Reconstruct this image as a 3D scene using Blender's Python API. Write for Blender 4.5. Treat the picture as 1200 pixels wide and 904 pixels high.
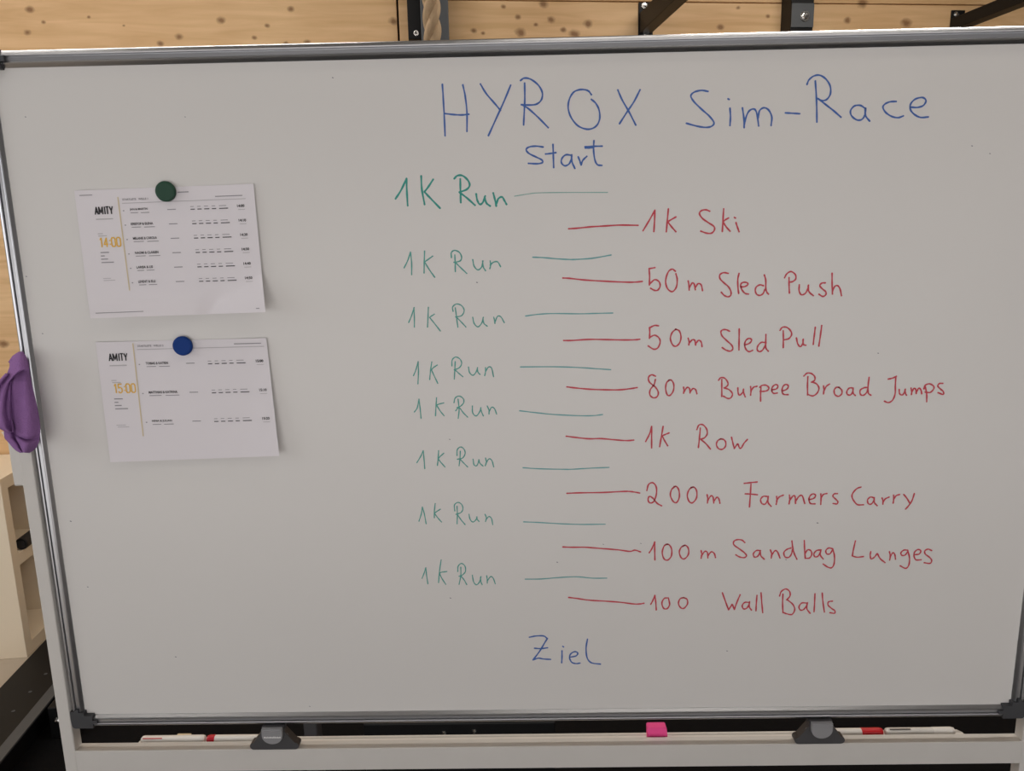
import bpy, bmesh, math, random
from mathutils import Vector, Euler, Matrix

for o in list(bpy.data.objects):
    bpy.data.objects.remove(o, do_unlink=True)
S = bpy.context.scene
COL = S.collection
random.seed(7)

# ------------------------------------------------------------------ camera
FPX = 900.0                                   # focal length in pixels of a 1200x904 frame
CAM = Vector((-0.0274, -1.3151, 1.6908))
ROT = Euler((1.3749, 0.0201, 0.0115), 'XYZ')
cam_data = bpy.data.cameras.new('camera')
cam_data.sensor_fit = 'HORIZONTAL'
cam_data.sensor_width = 36.0
cam_data.lens = FPX / 1200.0 * 36.0
cam_data.clip_start = 0.02
cam = bpy.data.objects.new('camera', cam_data)
cam.location = CAM
cam.rotation_euler = ROT
COL.objects.link(cam)
S.camera = cam
RM = ROT.to_matrix()

# ------------------------------------------------------------------ light and exposure
S.view_settings.view_transform = 'Standard'
S.view_settings.look = 'None'
S.view_settings.gamma = 1.0
S.view_settings.use_curve_mapping = False
S.view_settings.exposure = -0.07
world = bpy.data.worlds.new('world')
S.world = world
world.use_nodes = True
bg = world.node_tree.nodes['Background']
bg.inputs['Color'].default_value = (0.985, 0.945, 0.935, 1)
bg.inputs['Strength'].default_value = 1.9


def area(name, loc, rot, sx, sy, power, color):
    d = bpy.data.lights.new(name, 'AREA')
    d.shape = 'RECTANGLE'
    d.size, d.size_y = sx, sy
    d.energy = power
    d.color = color
    o = bpy.data.objects.new(name, d)
    o.location = loc
    o.rotation_euler = rot
    COL.objects.link(o)
    return o


# daylight through the window opening in the left wall
area('window_daylight', (-3.38, -1.0, 1.95), (0, math.radians(-90), 0), 1.7, 2.2, 12, (0.80, 0.91, 1.0))
LAMP_POWER = 0.15
LAMP_COLOR = (1.0, 0.93, 0.85)


# ------------------------------------------------------------------ pixel -> place helpers
def ray(px, py):
    d = RM @ Vector(((px - 600.0) / FPX, -(py - 452.0) / FPX, -1.0))
    return d


def on_plane(px, py, n, p):
    d = ray(px, py)
    t = (Vector(p) - CAM).dot(n) / d.dot(n)
    return CAM + d * t


def at(px, py, Y=0.0):
    return on_plane(px, py, Vector((0, 1, 0)), (0, Y, 0))


def atz(px, py, Z=0.0):
    return on_plane(px, py, Vector((0, 0, 1)), (0, 0, Z))


# ------------------------------------------------------------------ materials
def lin(c):
    out = []
    for v in c:
        v = v / 255.0
        out.append(v / 12.92 if v <= 0.04045 else ((v + 0.055) / 1.055) ** 2.4)
    return (out[0], out[1], out[2], 1.0)


def mat(name, rgb, rough=0.5, metal=0.0, var=0.0, scale=8.0, bump=0.0, bscale=60.0, spec=0.5, stretch=(1, 1, 1)):
    m = bpy.data.materials.new(name)
    m.use_nodes = True
    nt = m.node_tree
    b = nt.nodes['Principled BSDF']
    b.inputs['Base Color'].default_value = lin(rgb)
    b.inputs['Roughness'].default_value = rough
    b.inputs['Metallic'].default_value = metal
    b.inputs['Specular IOR Level'].default_value = spec
    tc = nt.nodes.new('ShaderNodeTexCoord')
    mp = nt.nodes.new('ShaderNodeMapping')
    mp.inputs['Scale'].default_value = stretch
    nt.links.new(tc.outputs['Object'], mp.inputs['Vector'])
    no = nt.nodes.new('ShaderNodeTexNoise')
    no.inputs['Scale'].default_value = scale
    no.inputs['Detail'].default_value = 4
    nt.links.new(mp.outputs['Vector'], no.inputs['Vector'])
    mx = nt.nodes.new('ShaderNodeMix')
    mx.data_type = 'RGBA'
    c = lin(rgb)
    v = max(var, 0.02)
    mx.inputs[6].default_value = (c[0] * (1 - v), c[1] * (1 - v), c[2] * (1 - v), 1)
    mx.inputs[7].default_value = (min(1, c[0] * (1 + v)), min(1, c[1] * (1 + v)), min(1, c[2] * (1 + v)), 1)
    nt.links.new(no.outputs['Fac'], mx.inputs[0])
    nt.links.new(mx.outputs[2], b.inputs['Base Color'])
    if bump > 0:
        n2 = nt.nodes.new('ShaderNodeTexNoise')
        n2.inputs['Scale'].default_value = bscale
        n2.inputs['Detail'].default_value = 5
        nt.links.new(mp.outputs['Vector'], n2.inputs['Vector'])
        bp = nt.nodes.new('ShaderNodeBump')
        bp.inputs['Strength'].default_value = bump
        bp.inputs['Distance'].default_value = 0.004
        nt.links.new(n2.outputs['Fac'], bp.inputs['Height'])
        nt.links.new(bp.outputs['Normal'], b.inputs['Normal'])
    return m


M = {}
M['board'] = mat('white_enamel', (216, 214, 211), 0.32, 0, 0.02, 3.0, spec=0.45)
M['alu'] = mat('satin_aluminium', (186, 187, 190), 0.30, 1.0, 0.04, 30, stretch=(1, 1, 1))
M['corner'] = mat('dark_grey_plastic', (58, 59, 62), 0.55, 0, 0.05, 40)
M['back'] = mat('board_backing', (150, 150, 150), 0.6)
M['stand'] = mat('light_grey_powder_coat', (206, 203, 198), 0.45, 0, 0.03, 20, bump=0.06, bscale=500)
M['latch'] = mat('anthracite_plastic', (66, 65, 67), 0.5, 0, 0.06, 30)
M['latch_tab'] = mat('grey_plastic', (142, 142, 144), 0.42, 0, 0.03, 30)
M['white_print'] = mat('white_print', (228, 228, 226), 0.6)
M['ink_blue'] = mat('blue_ink', (56, 96, 168), 0.5, 0, 0.12, 60)
M['ink_green'] = mat('teal_ink', (38, 146, 134), 0.5, 0, 0.18, 60)
M['ink_pale'] = mat('faded_teal_ink', (128, 172, 164), 0.5, 0, 0.12, 60)
M['ink_teal'] = mat('thin_teal_ink', (76, 156, 146), 0.5, 0, 0.18, 60)
M['ink_line'] = mat('thin_teal_line_ink', (100, 164, 166), 0.5, 0, 0.12, 60)
M['ink_red'] = mat('red_ink', (192, 54, 70), 0.5, 0, 0.12, 60)
M['ink_spot'] = mat('old_ink_spots', (128, 128, 134), 0.6)
M['paper'] = mat('white_paper', (226, 222, 226), 0.7, 0, 0.012, 6, spec=0.2)
M['print_black'] = mat('black_print', (38, 36, 40), 0.7)
M['print_dark'] = mat('dark_grey_print', (92, 90, 94), 0.7)
M['print_grey'] = mat('grey_print', (148, 145, 150), 0.7)
M['print_pale'] = mat('pale_print', (186, 183, 186), 0.7)
M['print_orange'] = mat('orange_print', (232, 184, 72), 0.7)
M['print_gold'] = mat('pale_gold_print', (212, 196, 158), 0.7)
M['mag_green'] = mat('green_plastic', (14, 62, 42), 0.6, 0, 0.03)
M['mag_blue'] = mat('blue_plastic', (0, 52, 124), 0.6, 0, 0.03, spec=0.25)
M['towel'] = mat('purple_microfibre', (142, 103, 156), 0.95, 0, 0.12, 45, bump=0.5, bscale=420, spec=0.1)
M['towel_label'] = mat('cream_label', (226, 214, 200), 0.8)
M['steel_black'] = mat('black_powder_coated_steel', (16, 16, 17), 0.5, 0, 0.12, 14, spec=0.25)
M['steel_grey'] = mat('anthracite_coated_steel', (74, 77, 80), 0.45, 0, 0.1, 14)
M['chrome'] = mat('chrome', (232, 232, 230), 0.15, 1.0)
M['rubber'] = mat('black_rubber', (12, 12, 14), 0.9, 0, 0.25, 60, bump=0.3, bscale=200, spec=0.15)
M['foam'] = mat('black_foam', (26, 27, 32), 0.6, 0, 0.1, 40)
M['floor'] = mat('grey_screed', (186, 173, 156), 0.6, 0, 0.07, 9, bump=0.1, bscale=40)
M['shelf'] = mat('cream_laminate', (246, 232, 208), 0.5, 0, 0.02, 4)
M['rope'] = mat('hemp_rope', (188, 160, 126), 0.9, 0, 0.18, 90, bump=0.6, bscale=260, stretch=(1, 1, 0.35))
M['tray'] = mat('pale_grey_plastic', (222, 218, 212), 0.4, 0, 0.02)
M['pen_white'] = mat('white_plastic', (236, 232, 226), 0.35)
M['pen_red'] = mat('red_plastic', (206, 30, 38), 0.35)
M['pen_red_dark'] = mat('dark_red_plastic', (190, 16, 40), 0.35)
M['pen_cream'] = mat('cream_plastic', (226, 206, 170), 0.5)
M['pen_dark'] = mat('dark_clip', (72, 66, 62), 0.5)
M['pink'] = mat('pink_foam', (246, 78, 152), 0.7, 0, 0.05, 60, bump=0.2, bscale=300)
M['ceiling'] = mat('pale_grey_ceiling', (146, 143, 138), 0.8, 0, 0.03, 5)
M['dark_wall'] = mat('dark_grey_paint', (84, 82, 80), 0.8, 0, 0.03, 5)
M['window_frame'] = mat('white_window_frame', (230, 230, 228), 0.5)


def glow(name, rgb, s):
    m = bpy.data.materials.new(name)
    m.use_nodes = True
    nt = m.node_tree
    b = nt.nodes['Principled BSDF']
    b.inputs['Base Color'].default_value = (0.9, 0.9, 0.9, 1)
    b.inputs['Emission Color'].default_value = (rgb[0], rgb[1], rgb[2], 1)
    b.inputs['Emission Strength'].default_value = s
    return m


M['diffuser'] = glow('lamp_diffuser', LAMP_COLOR, 5.5)


def wood(name, base, dark, knots, knot_col=(92, 56, 30)):
    """planed spruce, grain along local X, with real knots at listed local (x, z, rx, rz)"""
    m = bpy.data.materials.new(name)
    m.use_nodes = True
    nt = m.node_tree
    N, L = nt.nodes, nt.links
    b = N['Principled BSDF']
    b.inputs['Roughness'].default_value = 0.55
    b.inputs['Specular IOR Level'].default_value = 0.3
    tc = N.new('ShaderNodeTexCoord')
    mp = N.new('ShaderNodeMapping')
    mp.inputs['Scale'].default_value = (0.9, 1.0, 11.0)
    L.new(tc.outputs['Object'], mp.inputs['Vector'])
    n1 = N.new('ShaderNodeTexNoise')
    n1.inputs['Scale'].default_value = 2.6
    n1.inputs['Detail'].default_value = 7
    n1.inputs['Distortion'].default_value = 0.6
    L.new(mp.outputs['Vector'], n1.inputs['Vector'])
    r1 = N.new('ShaderNodeValToRGB')
    r1.color_ramp.elements[0].position = 0.33
    r1.color_ramp.elements[0].color = lin(dark)
    r1.color_ramp.elements[1].position = 0.66
    r1.color_ramp.elements[1].color = lin(base)
    L.new(n1.outputs['Fac'], r1.inputs['Fac'])
    n2 = N.new('ShaderNodeTexNoise')
    n2.inputs['Scale'].default_value = 1.7
    n2.inputs['Detail'].default_value = 2
    L.new(tc.outputs['Object'], n2.inputs['Vector'])
    mx = N.new('ShaderNodeMix')
    mx.data_type = 'RGBA'
    mx.blend_type = 'MULTIPLY'
    mx.inputs[0].default_value = 0.5
    r2 = N.new('ShaderNodeValToRGB')
    r2.color_ramp.elements[0].position = 0.3
    r2.color_ramp.elements[0].color = (0.72, 0.62, 0.52, 1)
    r2.color_ramp.elements[1].position = 0.7
    r2.color_ramp.elements[1].color = (1, 1, 1, 1)
    L.new(n2.outputs['Fac'], r2.inputs['Fac'])
    L.new(r1.outputs['Color'], mx.inputs[6])
    L.new(r2.outputs['Color'], mx.inputs[7])
    cur = mx.outputs[2]
    wob = N.new('ShaderNodeTexNoise')
    wob.inputs['Scale'].default_value = 45
    L.new(tc.outputs['Object'], wob.inputs['Vector'])
    for (kx, kz, rx, rz) in knots:
        q = N.new('ShaderNodeMapping')
        q.vector_type = 'POINT'
        q.inputs['Location'].default_value = (-kx / rx, 0, -kz / rz)
        q.inputs['Scale'].default_value = (1 / rx, 0.0, 1 / rz)
        L.new(tc.outputs['Object'], q.inputs['Vector'])
        ln = N.new('ShaderNodeVectorMath')
        ln.operation = 'LENGTH'
        L.new(q.outputs['Vector'], ln.inputs[0])
        ad = N.new('ShaderNodeMath')
        ad.operation = 'MULTIPLY_ADD'
        ad.inputs[1].default_value = 1.1
        L.new(wob.outputs['Fac'], ad.inputs[0])
        L.new(ln.outputs['Value'], ad.inputs[2])
        rg = N.new('ShaderNodeMapRange')
        rg.inputs['From Min'].default_value = 1.0
        rg.inputs['From Max'].default_value = 2.1
        rg.inputs['To Min'].default_value = 0.85
        rg.inputs['To Max'].default_value = 0.0
        L.new(ad.outputs['Value'], rg.inputs['Value'])
        k = N.new('ShaderNodeMix')
        k.data_type = 'RGBA'
        k.inputs[7].default_value = lin(knot_col)
        L.new(rg.outputs['Result'], k.inputs[0])
        L.new(cur, k.inputs[6])
        cur = k.outputs[2]
    L.new(cur, b.inputs['Base Color'])
    bp = N.new('ShaderNodeBump')
    bp.inputs['Strength'].default_value = 0.08
    bp.inputs['Distance'].default_value = 0.002
    L.new(n1.outputs['Fac'], bp.inputs['Height'])
    L.new(bp.outputs['Normal'], b.inputs['Normal'])
    return m


# ------------------------------------------------------------------ mesh helpers
def obj(name, bm, m, parent=None, loc=None, smooth=False):
    me = bpy.data.meshes.new(name)
    bmesh.ops.recalc_face_normals(bm, faces=bm.faces[:])
    bm.to_mesh(me)
    bm.free()
    if smooth:
        for p in me.polygons:
            p.use_smooth = True
    me.materials.append(m)
    o = bpy.data.objects.new(name, me)
    COL.objects.link(o)
    if parent is not None:
        o.parent = parent
    if loc is not None:
        o.location = loc
    return o


def thing(name, label, cat, loc=(0, 0, 0), rz=0.0, group=None):
    o = bpy.data.objects.new(name, None)
    o.empty_display_size = 0.05
    COL.objects.link(o)
    o.location = loc
    o.rotation_euler = (0, 0, rz)
    return tag(o, label, cat, group)


def tag(o, label, cat=None, group=None):
    o['label'] = label
    if cat:
        o['category'] = cat
    if group:
        o['group'] = group
    return o


def structure(o):
    o['kind'] = 'structure'
    return o


def box(bm, x0, x1, y0, y1, z0, z1, bevel=0.0):
    r = bmesh.ops.create_cube(bm, size=1.0)
    vs = r['verts']
    for v in vs:
        v.co = Vector(((x0 + x1) / 2 + v.co.x * (x1 - x0), (y0 + y1) / 2 + v.co.y * (y1 - y0), (z0 + z1) / 2 + v.co.z * (z1 - z0)))
    if bevel > 0:
        es = list({e for v in vs for e in v.link_edges})
        bmesh.ops.bevel(bm, geom=es, offset=bevel, segments=2, affect='EDGES', profile=0.5)
    return bm


def lathe(bm, prof, n=24, mtx=None):
    """revolve (r, h) round local Z"""
    rings = []
    mtx = mtx or Matrix()
    for (r, h) in prof:
        if r < 1e-7:
            rings.append([bm.verts.new(mtx @ Vector((0, 0, h)))])
        else:
            rings.append([bm.verts.new(mtx @ Vector((r * math.cos(2 * math.pi * i / n), r * math.sin(2 * math.pi * i / n), h))) for i in range(n)])
    for a, b in zip(rings, rings[1:]):
        for i in range(n):
            j = (i + 1) % n
            if len(a) == 1 and len(b) == 1:
                continue
            if len(a) == 1:
                bm.faces.new((a[0], b[i], b[j]))
            elif len(b) == 1:
                bm.faces.new((a[i], a[j], b[0]))
            else:
                bm.faces.new((a[i], a[j], b[j], b[i]))
    return bm


def tube(bm, pts, r, n=10):
    rings = []
    for i, p in enumerate(pts):
        a = pts[max(0, i - 1)]
        b = pts[min(len(pts) - 1, i + 1)]
        t = (b - a).normalized()
        u = t.cross(Vector((0, 1, 0.01))).normalized()
        v = t.cross(u)
        rings.append([bm.verts.new(p + (u * math.cos(2 * math.pi * k / n) + v * math.sin(2 * math.pi * k / n)) * r) for k in range(n)])
    for a, b in zip(rings, rings[1:]):
        for k in range(n):
            j = (k + 1) % n
            bm.faces.new((a[k], a[j], b[j], b[k]))
    bm.faces.new(rings[0])
    bm.faces.new(rings[-1])
    return bm


def prism(bm, poly, axis, a, b):
    """extrude a 2D polygon along axis ('x','y','z') between a and b"""
    def pt(p, h):
        if axis == 'x':
            return Vector((h, p[0], p[1]))
        if axis == 'y':
            return Vector((p[0], h, p[1]))
        return Vector((p[0], p[1], h))
    A = [bm.verts.new(pt(p, a)) for p in poly]
    B = [bm.verts.new(pt(p, b)) for p in poly]
    n = len(poly)
    for i in range(n):
        j = (i + 1) % n
        bm.faces.new((A[i], A[j], B[j], B[i]))
    bm.faces.new(A)
    bm.faces.new(B[::-1])
    return bm


# ------------------------------------------------------------------ the room
NW = ray(503, 286)
NW = Vector((NW.x, NW.y, 0)).normalized()          # horizontal normal of the timber wall, pointing away
TW = Vector((NW.y, -NW.x, 0))                       # along the wall, to the right
THW = math.atan2(TW.y, TW.x)
CORNER = atz(32, 771, 0.0)                          # near right foot of the cream shelf
WALLD = CORNER.dot(NW) + 0.40                       # plane  p.NW = WALLD
WORG = NW * WALLD                                   # wall origin on the floor


def wpt(px, py, off=0.0):
    """point on the plane 'off' metres in front of the timber wall, in wall-local coordinates"""
    p = on_plane(px, py, NW, NW * (WALLD - off))
    return Vector(((p - WORG).dot(TW), (p - WORG).dot(NW), p.z))


bm = bmesh.new()
box(bm, -6, 6, -3.0, 4.5, -0.12, 0.0)
structure(obj('floor', bm, M['floor']))

KN = [(35, 11, 5), (51, 26, 2.6), (32, 38, 4), (259, 24, 5), (210, 43, 4.5), (188, 51, 4), (298, 44, 3), (313, 30, 3), (341, 11, 4),
      (360, 50, 4), (335, 51, 3), (461, 25, 5), (555, 36, 3.4), (566, 39, 2.5), (637, 5, 5), (607, 20, 3.5), (628, 29, 2.6), (646, 23, 4.5),
      (689, 28, 5), (610, 38, 6), (660, 35, 3.5), (673, 40, 6), (844, 32, 4), (1011, 4, 6), (993, 24, 4), (1062, 27, 6), (4, 403, 6),
      (590, 8, 3), (900, 19, 2.5), (865, 9, 2.5), (104, 20, 2.2), (145, 30, 1.8)]
knots = []
for (px, py, r) in KN:
    p = wpt(px, py)
    k = wpt(px + r, py)
    s = abs(k.x - p.x)
    knots.append((p.x, p.z, s * 0.85, s * 0.66))
for i in range(16):                                  # more knots in the parts of the wall that are hidden from the photograph
    knots.append((random.uniform(-2.6, 2.6), random.uniform(0.1, 1.9), random.uniform(0.008, 0.016), random.uniform(0.006, 0.012)))
M['wall_wood'] = wood('spruce_panel', (236, 200, 154), (216, 178, 130), knots, (124, 86, 54))
seam_x = wpt(466.5, 25).x
seam_z = wpt(1100, 5.5).z
bm = bmesh.new()
# timber panels with open joints in front of a dark batten layer
for (x0, x1) in ((-5.0, seam_x - 0.004), (seam_x + 0.004, 4.6)):
    for (z0, z1) in ((0.0, seam_z - 0.002), (seam_z + 0.002, 3.4)):
        box(bm, x0, x1, 0.0, 0.06, z0, z1, bevel=0.0025)
wb = structure(obj('wall_back', bm, M['wall_wood'], loc=WORG))
wb.rotation_euler = (0, 0, THW)
bm = bmesh.new()
box(bm, -5.0, 4.6, 0.061, 0.20, 0.0, 3.4)
w2 = structure(obj('wall_back_core', bm, M['steel_black'], loc=WORG))
w2.rotation_euler = (0, 0, THW)

# left wall with the window opening, out of the frame
bm = bmesh.new()
box(bm, -3.55, -3.43, -4.0, -2.1, 0, 3.4)
box(bm, -3.55, -3.43, 0.1, 1.2, 0, 3.4)
box(bm, -3.55, -3.43, -2.1, 0.1, 0, 1.1)
box(bm, -3.55, -3.43, -2.1, 0.1, 2.8, 3.4)
structure(obj('wall_left', bm, M['dark_wall']))
bm = bmesh.new()
box(bm, -3.52, -3.45, -2.1, -2.04, 1.1, 2.8)
box(bm, -3.52, -3.45, 0.04, 0.1, 1.1, 2.8)
box(bm, -3.52, -3.45, -2.04, 0.04, 1.1, 1.16)
box(bm, -3.52, -3.45, -2.04, 0.04, 2.74, 2.8)
structure(obj('window_1', bm, M['window_frame']))
bm = bmesh.new()
box(bm, 3.6, 3.72, -4.0, 2.6, 0, 3.4)
structure(obj('wall_right', bm, M['dark_wall']))
bm = bmesh.new()
box(bm, -5.2, 5.2, -4.4, 3.0, 3.4, 3.5)
structure(obj('ceiling', bm, M['ceiling']))

# unseen wall strip added behind the camera to block high light
bm = bmesh.new()
box(bm, -3.55, 3.72, -4.12, -4.0, 2.0, 3.4)
structure(obj('front_light_blocker', bm, M['dark_wall']))

# black rubber flooring
bm = bmesh.new()
A0 = atz(0, 835, 0.0)
A1 = atz(45, 785, 0.0)
dA = NW
EW = NW * (WALLD - 0.012)
pts = [A0 - dA * 3.2, A0 + dA * (WALLD - 0.012 - A0.dot(NW)), EW + TW * 3.2, EW + TW * 3.2 - NW * 3.9]
lo = [bm.verts.new((p.x, p.y, 0.0)) for p in pts]
hi = [bm.verts.new((p.x, p.y, 0.012)) for p in pts]
bm.faces.new(lo)
bm.faces.new(hi)
for i in range(4):
    j = (i + 1) % 4
    bm.faces.new((lo[i], lo[j], hi[j], hi[i]))
tag(obj('rubber_mat', bm, M['rubber']), 'black rubber flooring mat spread over the floor behind the whiteboard', 'mat')

# ceiling lamps (above the frame)
def lamp(x, y, w, label, power=LAMP_POWER):
    t = thing('ceiling_lamp', label, 'lamp', (x, y, 3.33), 0, 'linear lamps under the ceiling')
    b = bmesh.new()
    box(b, -w / 2, w / 2, -0.08, 0.08, 0.0, 0.07, bevel=0.006)
    obj('housing', b, M['window_frame'], t)
    b = bmesh.new()
    box(b, -w / 2 + 0.02, w / 2 - 0.02, -0.065, 0.065, -0.012, 0.0)
    obj('diffuser', b, M['diffuser'], t)
    a = area('lamp_light', (0, 0, -0.02), (0, 0, 0), w - 0.05, 0.09, power * w, LAMP_COLOR)
    a.parent = t


LL = 'unseen linear white ceiling lamp near the whiteboard'
lamp(-1.75, -0.42, 0.8, LL)
lamp(0.78, -0.42, 1.75, LL)
lamp(-1.95, -1.2, 0.9, LL)
lamp(0.74, -1.2, 1.85, LL)
lamp(-1.3, 0.9, 1.5, LL, 5.5)
lamp(1.3, 0.9, 1.5, LL, 18.0)
lamp(-2.6, 0.25, 1.2, LL, 13.0)  # extra lamp, added to brighten the cream shelf and left timber wall

# ------------------------------------------------------------------ whiteboard
W, H, ZB = 1.76, 1.1704, 0.80
X0, X1, ZT = -W / 2, W / 2, ZB + H
RAIL = 0.026
wbd = thing('whiteboard', 'large whiteboard in a silver frame on a grey stand, covered in race notes', 'whiteboard', (0, 0.02, 0))
OFF = Vector((0, -0.02, 0))                           # child coordinates are world coordinates minus the empty's place


def wobj(name, bm, m, parent=None, smooth=False):
    p = parent or wbd
    o = obj(name, bm, m, p, smooth=smooth)
    if parent is None:
        o.location = OFF
    return o


bm = bmesh.new()
box(bm, X0 - 0.02, X1 + 0.02, 0.0, 0.016, ZB - 0.02, ZT + 0.02)
panel = wobj('writing_panel', bm, M['board'])
bm = bmesh.new()
box(bm, X0 - 0.015, X1 + 0.015, 0.0162, 0.02, ZB - 0.015, ZT + 0.015)
wobj('backing_sheet', bm, M['back'])

# rail profile: (distance outward from the writing surface edge, height towards the viewer)
PROF = [(0.0, 0.0), (0.0, 0.0012), (0.0050, 0.0058), (0.0068, 0.0070), (0.0078, 0.0068), (0.0092, 0.0050), (0.0150, 0.0052), (0.0156, 0.0034),
        (0.0164, 0.0034), (0.0167, 0.0068), (0.0174, 0.0080), (0.0188, 0.0086), (0.0214, 0.0079), (0.0240, 0.0063), (0.0260, 0.0032), (0.0260, -0.018), (0.0, -0.018)]


KS = 0.84                                               # the side and bottom rails are slimmer than the top one


def rail(side):
    b = bmesh.new()
    A, B = [], []
    k = 1.0 if side == 'top' else KS
    for (a0, h) in PROF:
        a = a0 * k
        e = a0 * KS
        ez = a0 if a0 * KS else 0.0
        if side == 'top':
            A.append(b.verts.new((X0 - e, -h, ZT + a)))
            B.append(b.verts.new((X1 + e, -h, ZT + a)))
        if side == 'bottom':
            A.append(b.verts.new((X0 - e, -h, ZB - a)))
            B.append(b.verts.new((X1 + e, -h, ZB - a)))
        if side == 'left':
            A.append(b.verts.new((X0 - a, -h, ZB - e)))
            B.append(b.verts.new((X0 - a, -h, ZT + ez)))
        if side == 'right':
            A.append(b.verts.new((X1 + a, -h, ZB - e)))
            B.append(b.verts.new((X1 + a, -h, ZT + ez)))
    n = len(PROF)
    for i in range(n):
        j = (i + 1) % n
        b.faces.new((A[i], A[j], B[j], B[i]))
    b.faces.new(A)
    b.faces.new(B)
    return wobj('frame_rail', b, M['alu'])


for s in ('top', 'bottom', 'left', 'right'):
    rail(s)


def corner(sx, sz):
    """L-shaped plastic cap over a frame corner, with a stepped tongue on each rail"""
    b = bmesh.new()
    cx = X0 if sx < 0 else X1
    cz = ZB if sz < 0 else ZT
    R = 0.0275
    out = []
    for k in range(7):                                # rounded outer corner
        a = math.pi / 2 * k / 6
        out.append((R - 0.009 + 0.009 * math.sin(a), R - 0.009 + 0.009 * math.cos(a)))
    poly = [(-0.018, R)] + out + [(R, -0.012), (0.0165, -0.012), (0.0165, -0.016), (0.0085, -0.016), (0.0085, -0.010), (-0.003, -0.010),
            (-0.003, -0.003), (-0.018, -0.003), (-0.018, 0.0085), (-0.026, 0.0085), (-0.026, 0.0165), (-0.018, 0.0165)]
    kz = 1.0 if sz > 0 else KS
    pp = [(cx + sx * p[0] * (KS if p[0] > 0 else 1), cz + sz * p[1] * (kz if p[1] > 0 else 1)) for p in poly]
    prism(b, pp, 'y', -0.0108, 0.0195)
    o = wobj('corner_cap', b, M['corner'])
    o['label'] = 'dark grey plastic corner cap'


for sx in (-1, 1):
    for sz in (-1, 1):
        corner(sx, sz)

# stand: posts, sleeves, crossbar, feet
YF, YB = -0.012, 0.013
CT = at(645, 875.2, YF).z                             # top of the crossbar
CBZ = CT - 0.046
PXI = 0.9032
PXO = -at(77, 904, YF).x
POSTTOP = at(26, 441, 0.0).z
SLX = -at(10.5, 545, YF).x
SLZ = at(18, 571, YF).z
for sx in (-1, 1):
    b = bmesh.new()
    a0, a1 = sorted((sx * PXI, sx * PXO))
    box(b, a0, a1, YF, YB, 0.10, POSTTOP, bevel=0.002)
    wobj('post', b, M['stand'])
    b = bmesh.new()
    a0, a1 = sorted((sx * PXO, sx * SLX))
    box(b, a0, a1, YF + 0.004, YB + 0.004, SLZ, at(10, 500, YF).z, bevel=0.003)
    o = wobj('pivot_sleeve', b, M['stand'])
    b = bmesh.new()
    box(b, sx * 0.92 - 0.03, sx * 0.92 + 0.03, -0.36, 0.36, 0.055, 0.10, bevel=0.004)
    ft = wobj('foot_bar', b, M['stand'])
    for yy in (-0.32, 0.32):
        b = bmesh.new()
        lathe(b, [(0, -0.012), (0.022, -0.012), (0.025, -0.009), (0.025, 0.009), (0.022, 0.012), (0, 0.012)], 20,
              Matrix.Translation((sx * 0.92, yy, 0.037)) @ Matrix.Rotation(math.pi / 2, 4, 'Y'))
        obj('castor', b, M['rubber'], ft)
b = bmesh.new()
# folded steel crossbar: upper face has a rear step
CYB = 0.013                                            # rear of the crossbar
poly = [(YF, CBZ), (YF, CT - 0.001), (YF + 0.001, CT), (CYB - 0.001, CT), (CYB, CT - 0.001), (CYB, CBZ)]
prism(b, poly, 'x', -PXI, PXI)
crossbar = wobj('crossbar', b, M['stand'])
crossbar['label'] = 'light grey square crossbar of the stand'


def latch(cpx):
    """grey half-round tab hung from the bottom rail, on an anthracite winged base that sits on the crossbar"""
    cx = at(cpx, 862, YF).x
    z0 = CT
    zr = ZB - RAIL * KS + 0.001
    b = bmesh.new()
    hw = 0.047
    top = zr - z0 - 0.002
    poly = []
    # winged outline, rounded toes
    for k in range(7):
        a = math.pi * 1.5 - math.pi * k / 6
        poly.append((-hw + 0.007 + 0.007 * math.cos(a), 0.007 + 0.007 * math.sin(a)))
    poly += [(-0.021, top * 0.80), (-0.021, top), (0.021, top), (0.021, top * 0.80)]
    for k in range(7):
        a = math.pi * 0.5 - math.pi * k / 6
        poly.append((hw - 0.007 + 0.007 * math.cos(a), 0.007 + 0.007 * math.sin(a)))
    prism(b, [(cx + p[0], z0 + 0.0002 + p[1]) for p in poly], 'y', YF - 0.001, YF + 0.017)
    base = wobj('latch_base', b, M['latch'])
    base['label'] = 'anthracite winged latch base under the board'
    for s in (-1, 1):                                 # raised rib down each wing, paler grey as a painted-in highlight
        b = bmesh.new()
        p0 = Vector((cx + s * 0.024, YF + 0.002, z0 + top * 0.66))
        p1 = Vector((cx + s * (hw - 0.007), YF + 0.002, z0 + 0.0085))
        tube(b, [p0, p1], 0.0022, 8)
        obj('wing_rib', b, M['latch_tab'], base)
    b = bmesh.new()
    R = 0.0195
    zc = zr - 0.016
    poly = [(cx - R, zr - 0.002), (cx - R, zc)]
    for k in range(1, 16):
        a = math.pi + math.pi * k / 16
        poly.append((cx + R * math.cos(a), zc + R * 0.88 * math.sin(a)))
    poly += [(cx + R, zc), (cx + R, zr - 0.002)]
    prism(b, poly, 'y', YF - 0.0085, YF - 0.0012)
    tab = wobj('latch_tab', b, M['latch_tab'])
    tab['label'] = 'grey half-round latch tab'
    b = bmesh.new()
    box(b, cx - R, cx + R, YF - 0.0098, YF - 0.0085, zr - 0.0075, zr - 0.0055)
    obj('ridge', b, M['latch_tab'], tab)
    return tab, cx, zc


TABS = [latch(320.5), latch(961)]
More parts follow.
